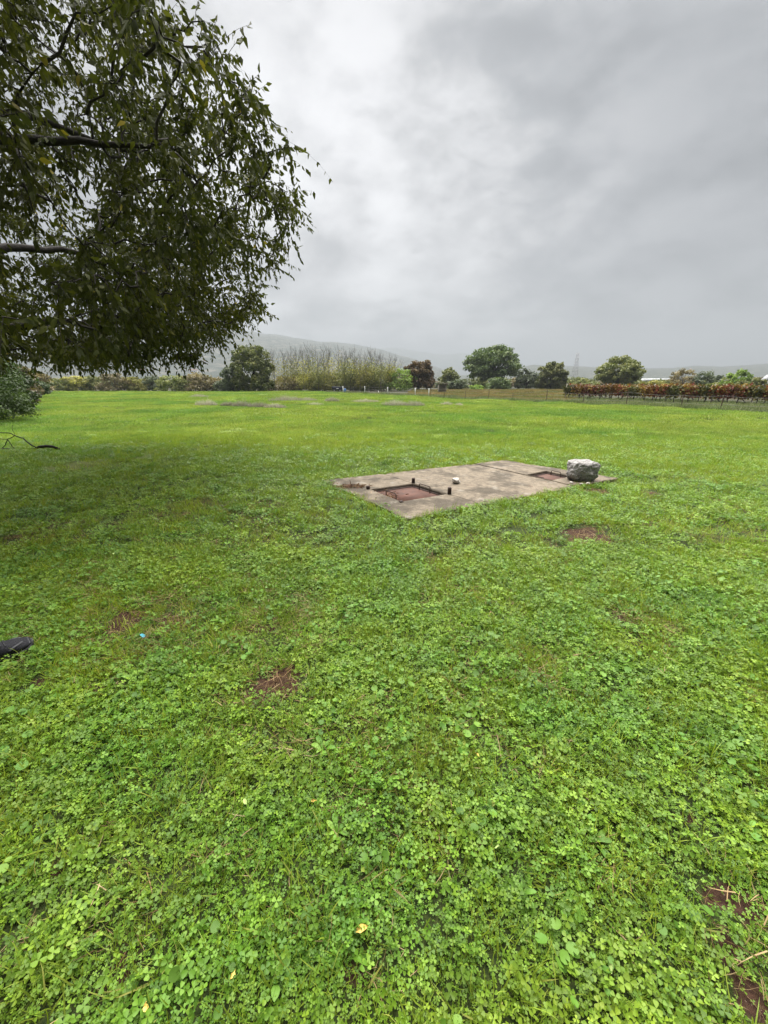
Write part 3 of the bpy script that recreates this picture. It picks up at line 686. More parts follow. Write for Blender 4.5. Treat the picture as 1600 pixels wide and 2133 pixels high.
for p, h, lab in ((hL, .085, 'short rusty iron peg at the left corner of the hatch'), (hF, .115, 'rusty iron peg at the far corner of the hatch'),
                  (hR, .135, 'tallest rusty iron peg at the right corner of the hatch'), (hN, .05, 'bent stub of iron peg at the near corner of the hatch')):
    mb = MB(); rz = random.uniform(0, 1); c, s_ = math.cos(rz), math.sin(rz); w_ = .024
    secs = [(w_, 0), (w_, h * .75), (w_ * .97, h - .006), (w_ * .75, h)]
    V = []; lean = (random.uniform(-.05, .05) * h, random.uniform(-.05, .05) * h)
    for ww, z in secs:
        for dx, dy in ((-1, -1), (1, -1), (1, 1), (-1, 1)):
            V.append((ww * (dx * c - dy * s_) + lean[0] * z / h, ww * (dx * s_ + dy * c) + lean[1] * z / h, z))
    Fq = [(3, 2, 1, 0), (12, 13, 14, 15)]
    for i in range(3):
        for j in range(4): k = (j + 1) % 4; Fq.append((i * 4 + j, i * 4 + k, i * 4 + 4 + k, i * 4 + 4 + j))
    mb.add(V, Fq)
    o = mb.build('iron_peg', M['iron']); o.location = (p.x, p.y, SZ - .03); tag(o, lab, 'peg', 'pegs round the hatch')
# debris lying round the first hatch: straw, dead leaves, chips
def scraps(name, centre, sx, sy, n, label, zb=SZ):
    k = n; p = np.stack([rng.normal(centre[0], sx, k), rng.normal(centre[1], sy, k), zb + rng.uniform(.002, .022, k)], -1)
    d = rand_dirs(k); d[:, 2] *= .25; B = basis_from(d, rand_dirs(k)); L_ = rng.uniform(.03, .10, k)
    A = stamp(*BLADE, p, B, np.stack([rng.uniform(.0015, .009, k) / .035, L_, L_], -1), rng.beta(1.5, 2, k))
    return tag(link_mesh(name, mk(name, [A], M['debris'])), label, 'debris', kind='stuff')
M['debris'] = leaf_mat('leaf_litter', [(0.0, (0.07, 0.035, 0.022)), (0.5, (0.16, 0.085, 0.05)), (0.85, (0.30, 0.21, 0.12)), (1.0, (0.42, 0.34, 0.22))], (0.8, 0.7, 0.7), 5, .4, .6, .15, .8, .2)
cA = at(732, 1014, SZ); scraps('dead_leaf_litter', (cA.x, cA.y), .12, .06, 260, 'brown dead leaves heaped left of the hatch')
cB = at(800, 1030, SZ); scraps('straw_litter', (cB.x, cB.y), .13, .13, 110, 'straw and chips along the near rim of the hatch', .012)

# ------------------------------------------------------------------ boulder and stones
def boulder(name, size, seed, mat, sub=4, cutoff=.78, rough=.05):
    bm = bmesh.new(); bmesh.ops.create_cube(bm, size=2.0); bmesh.ops.subdivide_edges(bm, edges=bm.edges, cuts=2 ** sub - 1, use_grid_fill=True)
    rs = np.random.default_rng(seed); planes = [(Vector(rs.normal(size=3)).normalized(), rs.uniform(cutoff, cutoff + .22)) for _ in range(11)]
    from mathutils import noise as mn
    for v in bm.verts:
        p = v.co.copy(); q = p.normalized() * (abs(p.x) ** 6 + abs(p.y) ** 6 + abs(p.z) ** 6) ** (-1 / 6.0) * p.length if p.length > 1e-6 else p
        ln = p.normalized(); k = (abs(ln.x) ** 5 + abs(ln.y) ** 5 + abs(ln.z) ** 5) ** (-.2)
        q = ln * k
        for n, d in planes:
            e_ = q.dot(n) - d * 1.12
            if e_ > 0: q = q - n * e_ * .9
        f = mn.fractal(q * 1.7 + Vector((seed, 0, 0)), .9, 2.1, 5)
        f2 = mn.fractal(q * 5 + Vector((0, seed, 0)), .8, 2.1, 4)
        q = q + ln * (f * rough * 1.7 + f2 * rough * .6)
        v.co = Vector((q.x * size[0] / 2, q.y * size[1] / 2, (q.z * .5 + .5) * size[2] if q.z > -1 else 0))
    me = bpy.data.meshes.new(name); bm.to_mesh(me); bm.free()
    me.polygons.foreach_set('use_smooth', np.ones(len(me.polygons), bool))
    return link_mesh(name, me, mat)
o = boulder('boulder', (.48, .38, .365), 5, M['stone'], 5, .80, .055); c = at(1212, 1003, SZ); o.location = (c.x + .02, c.y + .12, SZ - .035); o.rotation_euler = (0, 0, R(14))
tag(o, 'large grey pitted limestone boulder on the right end of the slab', 'boulder')
o = boulder('stone', (.125, .10, .095), 9, M['stone_pale'], 4, .7, .08); c = at(950, 1006, SZ); o.location = (c.x, c.y, SZ - .012); o.rotation_euler = (0, 0, R(40))
tag(o, 'fist-sized pale stone lying in the middle of the slab', 'stone')
for k, (px_, py_, sz_, lab) in enumerate([(1211, 1010, .05, 'small stone chip under the near face of the boulder'), (1224, 1009, .06, 'small grey stone at the foot of the boulder beside the grass'),
                                      (1190, 1007, .05, 'flat stone chip at the left foot of the boulder'), (150, 1358, .017, 'tiny white pebble on the bare soil near the shoe'), (187, 1376, .016, 'pale pinkish pebble on bare soil right of the shoe'),
                                      (485, 1384, .02, 'small whitish stone left of the bare soil patch')]):
    o = boulder('stone', (sz_, sz_ * .8, sz_ * .6), 20 + k, M['stone_pale'], 3, .7, .08); zz = SZ if k < 3 else .004; c = at(px_, py_, zz)
    o.location = (c.x, c.y, (SZ if k < 3 else float(ground_h(c.x, c.y)))); tag(o, lab, 'stone')

# ------------------------------------------------------------------ shoe at the left edge
M['shoe'] = solid_mat('black_mesh_fabric', (0.008, 0.008, 0.010), (0.020, 0.020, 0.024), 160, 0.85, .5, 220, spec=.2)
M['shoe_trim'] = solid_mat('charcoal_overlay', (0.030, 0.030, 0.034), (0.05, 0.05, 0.055), 90, 0.55, .2, 120)
M['shoe_sole'] = solid_mat('black_rubber_sole', (0.010, 0.010, 0.012), (0.022, 0.022, 0.025), 60, 0.6, .3, 90)
def build_shoe():
    e = empty('shoe'); Ln = .29
    def outline(t):   # half widths left/right along the length (0 heel .. 1 toe)
        w_ = np.interp(t, [0, .06, .2, .4, .62, .78, .9, .97, 1], [.012, .030, .035, .033, .044, .047, .040, .024, .004]); return w_, np.interp(t, [0, .4, .75, 1], [0, 0, .006, .012])
    ts = np.concatenate([np.linspace(0, .9, 19), [.93, .96, .98, .993, 1.0]])
    top = np.interp(ts, [0, .05, .2, .32, .45, .6, .75, .88, .96, 1], [.070, .098, .092, .098, .090, .074, .060, .050, .038, .020])
    def loft(z0f, z1f, grow, k=14, closed_top=True):
        V = []; F = []
        for t, tp in zip(ts, top):
            w_, cy = outline(t); w_ += grow; z0, z1 = z0f(t), z1f(t, tp)
            for j in range(k):
                a = math.pi * j / (k - 1); c, s_ = math.cos(a), math.sin(a)
                V.append((t * Ln, cy + w_ * math.copysign(abs(c) ** .75, c), z0 + (z1 - z0) * s_ ** .62))
        n = len(ts)
        for i in range(n - 1):
            for j in range(k - 1): F.append((i * k + j, i * k + j + 1, (i + 1) * k + j + 1, (i + 1) * k + j))
            F.append((i * k + k - 1, i * k, (i + 1) * k, (i + 1) * k + k - 1))
        mb = MB().add(V, F); return mb
    spring = lambda t: .012 * max(0, (t - .7) / .3) ** 2
    loft(lambda t: .022 + spring(t), lambda t, tp: tp, 0).build('upper', M['shoe'], e, True)
    loft(lambda t: spring(t), lambda t, tp: .026 + spring(t) + .006 * math.sin(t * 3), .005, 12).build('sole', M['shoe_sole'], e, True)
    def band(tr, lift=.0015, wd=.0045, mat='shoe_trim', name='overlay'):
        pts = []
        for t, a in tr:
            w_, cy = outline(t); tp = float(np.interp(t, ts, top)); z0 = .022 + spring(t); c, s_ = math.cos(a), math.sin(a)
            pts.append((t * Ln, cy + (w_ + lift) * math.copysign(abs(c) ** .75, c), z0 + (tp + lift - z0) * s_ ** .62))
        MB().tube(pts, wd, 6).build(name, M[mat], e, True)
    band([(.93, a) for a in np.linspace(.15, 2.99, 14)], 0, .003)
    band([(.62 + .22 * k / 8, .25 + .12 * k) for k in range(9)], 0, .005); band([(.62 + .22 * k / 8, 2.9 - .12 * k) for k in range(9)], 0, .005)
    for q, t in enumerate((.42, .48, .54, .60)): band([(t + .012 * math.sin(a * 3), a) for a in np.linspace(.95, 2.2, 9)], .001, .0032, 'shoe_sole', 'lace')
    MB().tube([(.085 * math.cos(a) * .62 + .078, .027 * math.sin(a), .099 + .004 * math.cos(a)) for a in np.linspace(0, 2 * math.pi, 19)], .007, 7).build('collar', M['shoe_trim'], e, True)
    mb = MB(); n = 16
    V = [(.05 * math.cos(a) + .078, .024 * math.sin(a), .0955) for a in np.linspace(0, 2 * math.pi, n, endpoint=False)] + [(.078, 0, .088)]
    mb.add(V, [(j, (j + 1) % n, n) for j in range(n)]); mb.build('lining', M['shoe_sole'], e)
    return e
shoe = build_shoe(); tp = at(62, 1349, .03); ang = R(50)
shoe.location = (tp.x - .285 * math.cos(ang), tp.y - .285 * math.sin(ang), float(ground_h(tp.x - .1, tp.y - .1)) + .024); shoe.rotation_euler = (0, 0, ang); shoe.scale = (1.08, 1.4, 1.2)
tag(shoe, 'black running shoe with its toe poking in at the left edge', 'shoe')

# ------------------------------------------------------------------ fallen branch
fb = empty('fallen_branch'); b0 = at(60, 940); fb.location = (b0.x, b0.y, 0)
def seg(pts, rad, name, mat='bark', sm=True):
    dep = b0.y * CT + CAMH * ST; k = dep / FPX
    P = [((x - 60) * k, dy, (940 - y) * k / math.cos(PITCH)) for x, y, dy in pts]
    P = np.array(P); tt = np.linspace(0, 1, len(P)); t2 = np.linspace(0, 1, len(P) * 4)
    Q = np.stack([np.interp(t2, tt, P[:, i]) for i in range(3)], -1); Q += rng.normal(0, .004, Q.shape)
    MB().tube(Q, np.interp(t2, np.linspace(0, 1, len(rad)), rad), 8).build(name, M[mat], fb, sm)
seg([(124, 938, .05), (119, 935, .04), (112, 931, .02), (100, 930, 0), (88, 931, 0), (76, 935, 0), (62, 938, 0), (40, 939, 0), (10, 937, .05), (-30, 938, .1), (-80, 937, .2)], [.018, .030, .034, .036, .036, .034, .032, .034, .036, .04], 'limb')
seg([(78, 933, 0), (60, 924, .05), (48, 916, .1), (30, 911, .15), (16, 907, .2), (-10, 906, .25), (-50, 900, .3)], [.016, .014, .012, .010, .008], 'limb')
seg([(30, 911, .15), (14, 918, .12), (0, 917, .1), (-30, 921, .05)], [.010, .008, .006], 'twig')
seg([(14, 918, .12), (4, 932, .1), (-8, 939, .1)], [.009, .008], 'twig'); seg([(14, 918, .12), (20, 930, .1), (24, 938, .1)], [.009, .008], 'twig')
seg([(30, 911, .15), (27, 898, .15), (31, 890, .15)], [.005, .004], 'twig')
tag(fb, 'dead curved branch lying on the grass at the left edge', 'branch')

# ------------------------------------------------------------------ the big tree on the left
OVATE = (np.array([(0, 0, 0), (.18, .20, .03), (-.18, .20, .03), (.22, .42, .02), (-.22, .42, .02), (.11, .75, -.02), (-.11, .75, -.02), (0, 1, -.1)], float),
         np.array([(0, 1, 2), (2, 1, 3), (2, 3, 4), (4, 3, 5), (4, 5, 6), (6, 5, 7)]))
OVATE4 = (np.array([(0, 0, 0), (.22, .33, .03), (-.22, .33, .03), (.13, .70, -.02), (-.13, .70, -.02), (0, 1, -.1)], float), np.array([(0, 1, 2), (2, 1, 3), (2, 3, 4), (4, 3, 5)]))
def big_tree():
    T = empty('nettle_tree', (-7.3, 6.4, 0)); tag(T, 'big broadleaf tree with drooping dark leaves overhanging from the left', 'tree')
    base = np.array([-7.3, 6.4, 0.0])
    zs_ = [1.55, 1.9, 2.4, 3.0, 3.8, 4.6, 5.6, 7.0, 8.5, 9.6, 10.2]; rs_ = [3.2, 3.9, 4.7, 5.6, 6.25, 6.3, 5.25, 4.0, 3.2, 2.0, .6]
    def wrap(a): return (a + math.pi) % (2 * math.pi) - math.pi
    def env(z, az):
        side = np.exp(-(wrap(az - R(12)) / R(38)) ** 2); nearside = np.exp(-(wrap(az + R(44)) / R(26)) ** 2)
        r = np.interp(z - .25 * side, zs_, rs_) + 1.7 * nearside * np.clip((3.2 - z) / 1.2, 0, 1) + .6 * (1 - side) * np.clip((2.6 - z), 0, 1)
        return r * (0.82 + 0.34 * fbm(np.cos(az) * 3.0 + 7, np.sin(az) * 3.0 + z * .9, 61, 3))
    trunk = np.array([(0, 0, -.1), (.05, -.02, .5), (.02, .03, 1.2), (.1, .05, 2.0), (.22, 0, 2.9), (.3, -.05, 4.2), (.45, .0, 5.6), (.4, .1, 7.2), (.35, .1, 8.8)])
    MB().tube(trunk, [.36, .29, .25, .23, .20, .16, .12, .08, .04], 12).build('trunk', M['bark'], T, True)
    # limbs
    nodes = []
    nl = 15
    for i in range(nl):
        az = i * 2.399 + .4; z0 = 1.7 + 5.2 * (i / nl) ** .9; st = np.array([np.interp(z0, trunk[:, 2], trunk[:, k]) for k in range(3)])
        zt = min(9.3, z0 + rng.uniform(.6, 1.5)); rr = env(zt, az) * .72
        en = np.array([math.cos(az) * rr, math.sin(az) * rr, zt]); t = np.linspace(0, 1, 14)[:, None]
        P = st * (1 - t) + en * t; P[:, 2] += np.sin(t[:, 0] * math.pi) * .45
        P[1:] += np.cumsum(rng.normal(0, .03, (13, 3)), 0)
        MB().tube(P, np.linspace(.10, .022, 14), 7).build('limb', M['bark'], T, True)
        nodes.append(P[3:])
    nodes.append(trunk[4:]); nodes = np.concatenate(nodes)
    # branch ends spread through the outer crown
    nb = 2950
    z = rng.uniform(2.0, 9.8, nb * 3); keep = rng.uniform(0, 6.5, nb * 3) < np.interp(z, zs_, rs_) * np.where(z > 6.8, .55, 1.0); z = np.concatenate([z[keep][:nb], rng.uniform(2.0, 3.4, 460)]); nb = len(z)
    az = rng.uniform(0, 2 * math.pi, nb); q = np.sqrt(rng.uniform(.20, 1.0, nb)) * env(z, az)
    E_ = np.stack([q * np.cos(az), q * np.sin(az), z], -1)
    lump = vnoise(E_[:, 0] * 1.05 + E_[:, 2] * .6, E_[:, 1] * 1.05 + 40 - E_[:, 2] * .35, 19) * .5 + vnoise(E_[:, 2] * 1.5 + 9, E_[:, 0] * 1.2 + E_[:, 1] * .9 + 30, 23) * .5
    E_ = E_[lump > rng.uniform(.315, .475, len(E_))]
    MBr = MB(); tw_pos, tw_dir, tw_len = [], [], []
    # each branch leaves the nearest wood grown so far, so boughs fork again and again
    d0 = np.array([np.min(np.linalg.norm(nodes - e_, axis=1)) for e_ in E_]); E_ = E_[np.argsort(d0)]
    pool = np.zeros((len(nodes) + len(E_) * 3, 3)); pool[:len(nodes)] = nodes; cnt = len(nodes); use = np.zeros(len(pool))
    for e_ in E_:
        q_ = pool[:cnt]; rad_e = math.hypot(e_[0], e_[1])
        d = np.linalg.norm(q_ - e_, axis=1) + 1.6 * np.maximum(0, np.hypot(q_[:, 0], q_[:, 1]) - rad_e) + .25 * np.maximum(0, q_[:, 2] - e_[2]) + .12 * use[:cnt] + np.where(np.linalg.norm(q_ - e_, axis=1) < .22, .5, 0)
        bi = int(np.argmin(d)); use[bi] += 1; s_ = q_[bi].copy(); L_ = np.linalg.norm(e_ - s_); t = np.linspace(0, 1, 6)[:, None]
        P = s_ * (1 - t) + e_ * t; P[:, 2] += np.sin(t[:, 0] * math.pi) * .14 * L_; P[1:-1] += rng.normal(0, .035, (4, 3))
        pool[cnt:cnt + 3] = P[[2, 4, 5]]; cnt += 3
        MBr.tube(P, np.linspace(.008 + min(.014, L_ * .012), .0045, 6), 4, cap=False)
        nt_ = rng.integers(6, 11); tt = rng.uniform(.25, 1.0, nt_); tt[0] = 1.0
        idx = tt * 5; i0 = np.minimum(idx.astype(int), 4); f = (idx - i0)[:, None]
        out = (e_ - s_) / (L_ + 1e-6)
        tw_pos.append(P[i0] * (1 - f) + P[i0 + 1] * f); dd = out[None] * .4 + rng.normal(0, .65, (nt_, 3)); dd[:, 2] += .05; tw_dir.append(dd); tw_len.append(rng.uniform(.20, .52, nt_))
    MBr.build('branches', M['bark'], T)['kind'] = 'stuff'
    tp_, td, tl = np.concatenate(tw_pos), norm(np.concatenate(tw_dir)), np.concatenate(tw_len)
    K = len(tp_)
    # drooping twigs: p + d*l*t - z*droop*t^2
    droop = rng.uniform(.05, .45, K) * tl
    def tw(k, t): P = tp_[k] + td[k] * (tl[k] * t)[:, None]; P[:, 2] -= droop[k] * t * t; return P
    tail = tp_[:, 2] + td[:, 2] * tl - droop > 1.66; tp_, td, tl, droop = tp_[tail], td[tail], tl[tail], droop[tail]; K = len(tp_)
    kk = np.arange(K); rings = [tw(kk, np.full(K, t)) for t in (0, .35, .7, 1.0)]
    V = []; F = []
    for j, P in enumerate(rings):
        w_ = .0032 * (1 - j * .22); 
        for a in range(3): V.append(P + w_ * np.array([math.cos(a * 2.094), math.sin(a * 2.094), .3 * (a - 1)]))
    V = np.stack(V, 1).reshape(-1, 3)
    for j in range(3):
        for a in range(3): b = (a + 1) % 3; F.append(np.stack([kk * 12 + j * 3 + a, kk * 12 + j * 3 + b, kk * 12 + j * 3 + 3 + b, kk * 12 + j * 3 + 3 + a], -1))
    o = link_mesh('twigs', np_mesh('twigs', V, np.concatenate(F)), M['bark'], T); o['kind'] = 'stuff'
    # leaves
    per = 12
    k = np.repeat(kk, per); t = np.clip(np.tile(np.linspace(.12, 1.0, per), K) + rng.normal(0, .02, K * per), .05, 1.0)
    ok = rng.uniform(0, 1, len(k)) < .92; k, t = k[ok], t[ok]
    P = tw(k, t); ok = P[:, 2] > 1.74; k, t, P = k[ok], t[ok], P[ok]; n = len(k)
    d = td[k] * .5 + rng.normal(0, .45, (n, 3)); d[:, 2] -= .8
    B = basis_from(d, rand_dirs(n)); L_ = rng.uniform(.042, .115, n)
    tint = np.clip(rng.beta(2, 2.6, n) * .85 + (vnoise(P[:, 0] * 1.6, P[:, 2] * 1.6 + P[:, 1], 8) - .5) * .45 + (rng.uniform(0, 1, n) > .992) * .5, 0, 1)
    # the leaves that show largest become parts of their own
    W = P + base; dep = W[:, 1] * CT - (W[:, 2] - CAMH) * ST; up = W[:, 1] * ST + (W[:, 2] - CAMH) * CT
    with np.errstate(divide='ignore', invalid='ignore'): sx, sy = W[:, 0] / dep * FPX + 800, 1066.5 - up / dep * FPX
    vis = (dep > .5) & (sx > 5) & (sx < 700) & (sy > 5) & (sy < 900); score = np.where(vis, L_ / np.maximum(dep, .1), 0)
    pick = np.argsort(-score)[:300]; rest = np.ones(n, bool); rest[pick] = False
    o = link_mesh('crown', mk('crown', [stamp(*OVATE4, P[rest], B[rest], L_[rest], tint[rest])], M['celtis']), None, T); o['kind'] = 'stuff'
    lms = []
    for tv in (.1, .35, .6, .97):
        me_ = np_mesh('leaf', *OVATE, {'tint': np.full(len(OVATE[0]), tv)}); me_.materials.append(M['celtis']); lms.append(me_)
    for j in pick:
        o = bpy.data.objects.new('leaf', lms[0 if tint[j] < .25 else 1 if tint[j] < .5 else 2 if tint[j] < .9 else 3]); col.objects.link(o); o.parent = T
        m = Matrix.Identity(4)
        for a in range(3):
            for b in range(3): m[a][b] = B[j][a][b] * L_[j]
            m[a][3] = P[j][a]
        o.matrix_local = m
big_tree()

# ------------------------------------------------------------------ far trees and bushes
DIAMOND = (np.array([(0, 0, 0), (.38, .42, .06), (-.38, .42, .06), (.22, .85, 0), (-.22, .85, 0)], float), np.array([(0, 1, 2), (2, 1, 3), (2, 3, 4)]))
def foliage_mat(name, dark, mid, lite, transl=.25):
    dark, mid, lite = [tuple(v * 1.4 for v in c) for c in (dark, mid, lite)]
    return leaf_mat(name, [(0, dark), (.55, mid), (1, lite)], (.8, .85, .85), .35, .4, .62, transl, .6, .2)
M['f_green'] = foliage_mat('dense_green_foliage', (.052, .070, .018), (.105, .120, .030), (.20, .195, .05))
M['f_oak'] = foliage_mat('oak_foliage', (.035, .060, .020), (.070, .100, .032), (.115, .14, .05))
M['f_dark'] = foliage_mat('grey_green_foliage', (.040, .055, .030), (.070, .085, .050), (.11, .12, .075))
M['f_olive'] = foliage_mat('olive_foliage', (.055, .070, .022), (.105, .115, .035), (.18, .17, .06))
M['f_yellow'] = foliage_mat('yellowing_foliage', (.09, .09, .025), (.18, .17, .045), (.30, .27, .08), .3)
M['f_rust'] = foliage_mat('russet_foliage', (.040, .022, .012), (.080, .048, .020), (.125, .085, .032))
M['f_brown'] = foliage_mat('brown_scrub_foliage', (.065, .052, .028), (.12, .095, .05), (.19, .155, .08))
M['f_lime'] = foliage_mat('fresh_green_foliage', (.07, .11, .02), (.13, .19, .035), (.20, .26, .05), .3)
M['f_red'] = leaf_mat('autumn_vine_leaf', [(0, (.035, .010, .008)), (.3, (.17, .022, .014)), (.5, (.18, .05, .016)), (.72, (.10, .095, .02)), (1, (.26, .17, .03))], (.75, .7, .7), 1.2, .4, .6, .25, .55, .25)
M['f_vgreen'] = leaf_mat('green_vine_leaf', [(0, (.03, .035, .012)), (.4, (.07, .075, .02)), (.75, (.12, .12, .025)), (1, (.28, .22, .04))], (.8, .75, .7), 1.2, .4, .6, .25, .55, .25)
M['f_gold'] = leaf_mat('golden_vine_leaf', [(0, (.07, .03, .012)), (.4, (.16, .08, .02)), (.75, (.26, .17, .03)), (1, (.33, .25, .05))], (.75, .7, .7), 1.2, .4, .6, .25, .55, .25)
def crown_mesh(rx, ry, z0, z1, nclump, per, leaf, mat, clump=.28, top=1.0, fill=.35, seed=0, dome=.75):
    """leaf cloud of a crown standing on z0..z1; clumps are spread over the crown so that gaps stay between them"""
    r = np.random.default_rng(seed + 1000); u = rand_dirs(nclump, r); q = r.uniform(fill, 1.0, nclump) ** .6
    C = u * q[:, None]; h = (z1 - z0) / 2
    C[:, :2] *= np.where(u[:, 2] < 0, (1 / np.maximum(np.sqrt(1 - u[:, 2] ** 2), .25)) ** dome, 1)[:, None]
    if dome >= .85:
        nb_ = int(nclump * .28); a_ = r.uniform(0, 2 * math.pi, nb_); q_ = np.sqrt(r.uniform(.1, 1, nb_)) * 1.0
        C[:nb_] = np.stack([q_ * np.cos(a_), q_ * np.sin(a_), r.uniform(-1.0, -.55, nb_)], -1)
    wid = np.where(C[:, 2] < 0, 1.0, np.sqrt(np.clip(1 - (C[:, 2] * top) ** 2 * .25, .1, 1)))
    C = C * (1 - clump * .5); C = np.stack([C[:, 0] * rx * wid, C[:, 1] * ry * wid, z0 + h + C[:, 2] * h], -1)
    cr = r.uniform(.65, 1.25, nclump) * clump
    k = np.repeat(np.arange(nclump), per); n = len(k)
    d = rand_dirs(n, r); P = C[k] + d * (r.uniform(.45, 1.0, n) * cr[k])[:, None] * np.array([rx, ry, h * .85])
    P[:, 2] = np.maximum(P[:, 2], z0 * .6 + .05 + r.uniform(0, .3, n) * (z0 < .4))
    nrm_ = norm(d + rand_dirs(n, r) * .8 + np.array([0, 0, .35])); yd = np.cross(nrm_, rand_dirs(n, r))
    B = basis_from(yd, nrm_); S = leaf * r.uniform(.6, 1.35, n)
    ct = r.uniform(-.22, .22, nclump)
    tint = np.clip(.45 + ct[k] + r.normal(0, .16, n) + d[:, 2] * .10, 0, 1)
    return mk('crown', [stamp(*DIAMOND, P, B, S, tint)], mat), C
def tree(name, label, cat, pxc, Y, ytop, wpx, mat, group=None, z0=None, nclump=70, per=90, leaf=.32, clump=.26, trunk_r=.16, bark='bark', depth=1.0, fill=.35, nlimb=10, seed=None, top=1.0, dome=.9):
    seed = seed if seed is not None else int(pxc * 7 + ytop)
    H = PZ(ytop, Y); X = PX(pxc, Y, H * .6); rx = abs(PX(pxc + wpx / 2, Y, H * .5) - PX(pxc - wpx / 2, Y, H * .5)) / 2
    z0 = H * .18 if z0 is None else z0
    t = empty(name, (X, Y, 0)); tag(t, label, cat, group)
    me, C = crown_mesh(rx, rx * depth, z0, H, nclump, per, leaf, mat, clump, top, fill, seed, dome)
    o = link_mesh('crown', me, None, t); o['kind'] = 'stuff'
    r = np.random.default_rng(seed); hb = max(.3, z0 + (H - z0) * .25)
    mb = MB().tube([(0, 0, -.1), (.03 * H * r.normal(), .02 * H, hb * .5), (.02 * H * r.normal(), 0, hb), (.01, 0, H * .72)], [trunk_r * 1.25, trunk_r, trunk_r * .85, trunk_r * .3], 7)
    for c in C[r.permutation(len(C))[:nlimb]]:
        s_ = np.array([0, 0, hb * r.uniform(.7, 1.1)]); m_ = s_ * .45 + c * .55 + r.normal(0, .15, 3)
        mb.tube([s_, m_, c], [trunk_r * .5, trunk_r * .3, trunk_r * .12], 5, cap=False)
    mb.build('trunk', M[bark], t, True)
    return t
TL = 'trees along the far edge of the field'
tree('evergreen_tree', 'tall dense rounded green tree at the left of the far treeline', 'tree', 524, 76, 711, 92, M['f_green'], TL, nclump=190, per=75, leaf=.36, clump=.17, z0=.1, top=1.15, trunk_r=.22, dome=1.05)
tree('small_tree', 'grey-green shrubby tree leaning against the dense rounded tree', 'tree', 482, 75, 752, 46, M['f_dark'], TL, nclump=60, per=70, leaf=.3, clump=.22, z0=.3)
tree('russet_tree', 'reddish brown round-crowned tree right of the bare saplings', 'tree', 872, 84, 743, 70, M['f_rust'], TL, nclump=120, per=75, leaf=.36, clump=.2, z0=.5, trunk_r=.25)
tree('oak_tree', 'largest dark green oak with gaps in its crown', 'tree', 1027, 104, 717, 122, M['f_oak'], TL, nclump=150, per=80, leaf=.48, clump=.17, z0=1.6, trunk_r=.4, nlimb=34, fill=.45, dome=.3)
tree('bush', 'light olive bush between the russet tree and the oak', 'bush', 938, 98, 762, 52, M['f_olive'], TL, nclump=50, per=60, leaf=.4, clump=.24, z0=.4)
tree('bush', 'green bush at the left foot of the oak behind the shed', 'bush', 953, 88, 789, 44, M['f_dark'], TL, nclump=40, per=60, leaf=.32, clump=.25, z0=.2)
tree('bush', 'bright yellow-green low bush in front of the oak', 'bush', 992, 86, 801, 34, M['f_lime'], TL, nclump=26, per=50, leaf=.28, clump=.3, z0=.1)
tree('bush', 'low green bush beneath the middle of the oak', 'bush', 1040, 92, 784, 60, M['f_oak'], TL, nclump=50, per=60, leaf=.36, clump=.25, z0=.2)
tree('bush', 'dark grey-green bush between the oak and its rounder neighbour', 'bush', 1098, 96, 767, 56, M['f_dark'], TL, nclump=60, per=70, leaf=.36, clump=.24, z0=.3)
tree('round_tree', 'round olive-green tree standing left of the lattice pylon', 'tree', 1151, 92, 751, 66, M['f_olive'], TL, nclump=170, per=75, leaf=.36, clump=.17, z0=.1, trunk_r=.2, dome=.86, top=0.0)
tree('spreading_tree', 'spreading green tree rising behind the left of the vineyard', 'tree', 1292, 82, 741, 94, M['f_olive'], TL, nclump=130, per=80, leaf=.36, clump=.18, z0=.8, trunk_r=.2, nlimb=24, fill=.5, dome=.4)
tree('bush', 'low green scrub under the pylon', 'bush', 1205, 90, 785, 46, M['f_olive'], TL, nclump=36, per=60, leaf=.3, clump=.28, z0=.1)
tree('bush', 'low green scrub at the left foot of the spreading tree', 'bush', 1233, 78, 795, 40, M['f_olive'], TL, nclump=30, per=60, leaf=.28, clump=.28, z0=.1)
tree('bush', 'ochre scrub behind the vineyard right of the spreading tree', 'bush', 1362, 76, 793, 70, M['f_yellow'], TL, nclump=46, per=60, leaf=.28, clump=.22, z0=.1)
tree('pale_bush', 'thin pale tan half-bare bush behind the vineyard', 'bush', 1423, 72, 766, 58, M['f_brown'], TL, nclump=70, per=34, leaf=.24, clump=.2, z0=.4, bark='bark_grey', nlimb=40, trunk_r=.12)
tree('bush', 'purplish grey bush behind the vineyard', 'bush', 1474, 70, 772, 56, M['f_dark'], TL, nclump=60, per=60, leaf=.26, clump=.22, z0=.3)
tree('bush', 'fresh green leafy bush right of the purplish bush', 'bush', 1535, 66, 769, 56, M['f_lime'], TL, nclump=60, per=60, leaf=.28, clump=.22, z0=.3)
tree('bush', 'dull green shrub beside the white building', 'bush', 1566, 60, 786, 54, M['f_olive'], TL, nclump=50, per=60, leaf=.26, clump=.24, z0=.1)
tree('bush', 'small green shrub just above the red vines', 'bush', 1490, 58, 797, 50, M['f_green'], TL, nclump=34, per=60, leaf=.24, clump=.28, z0=.1)
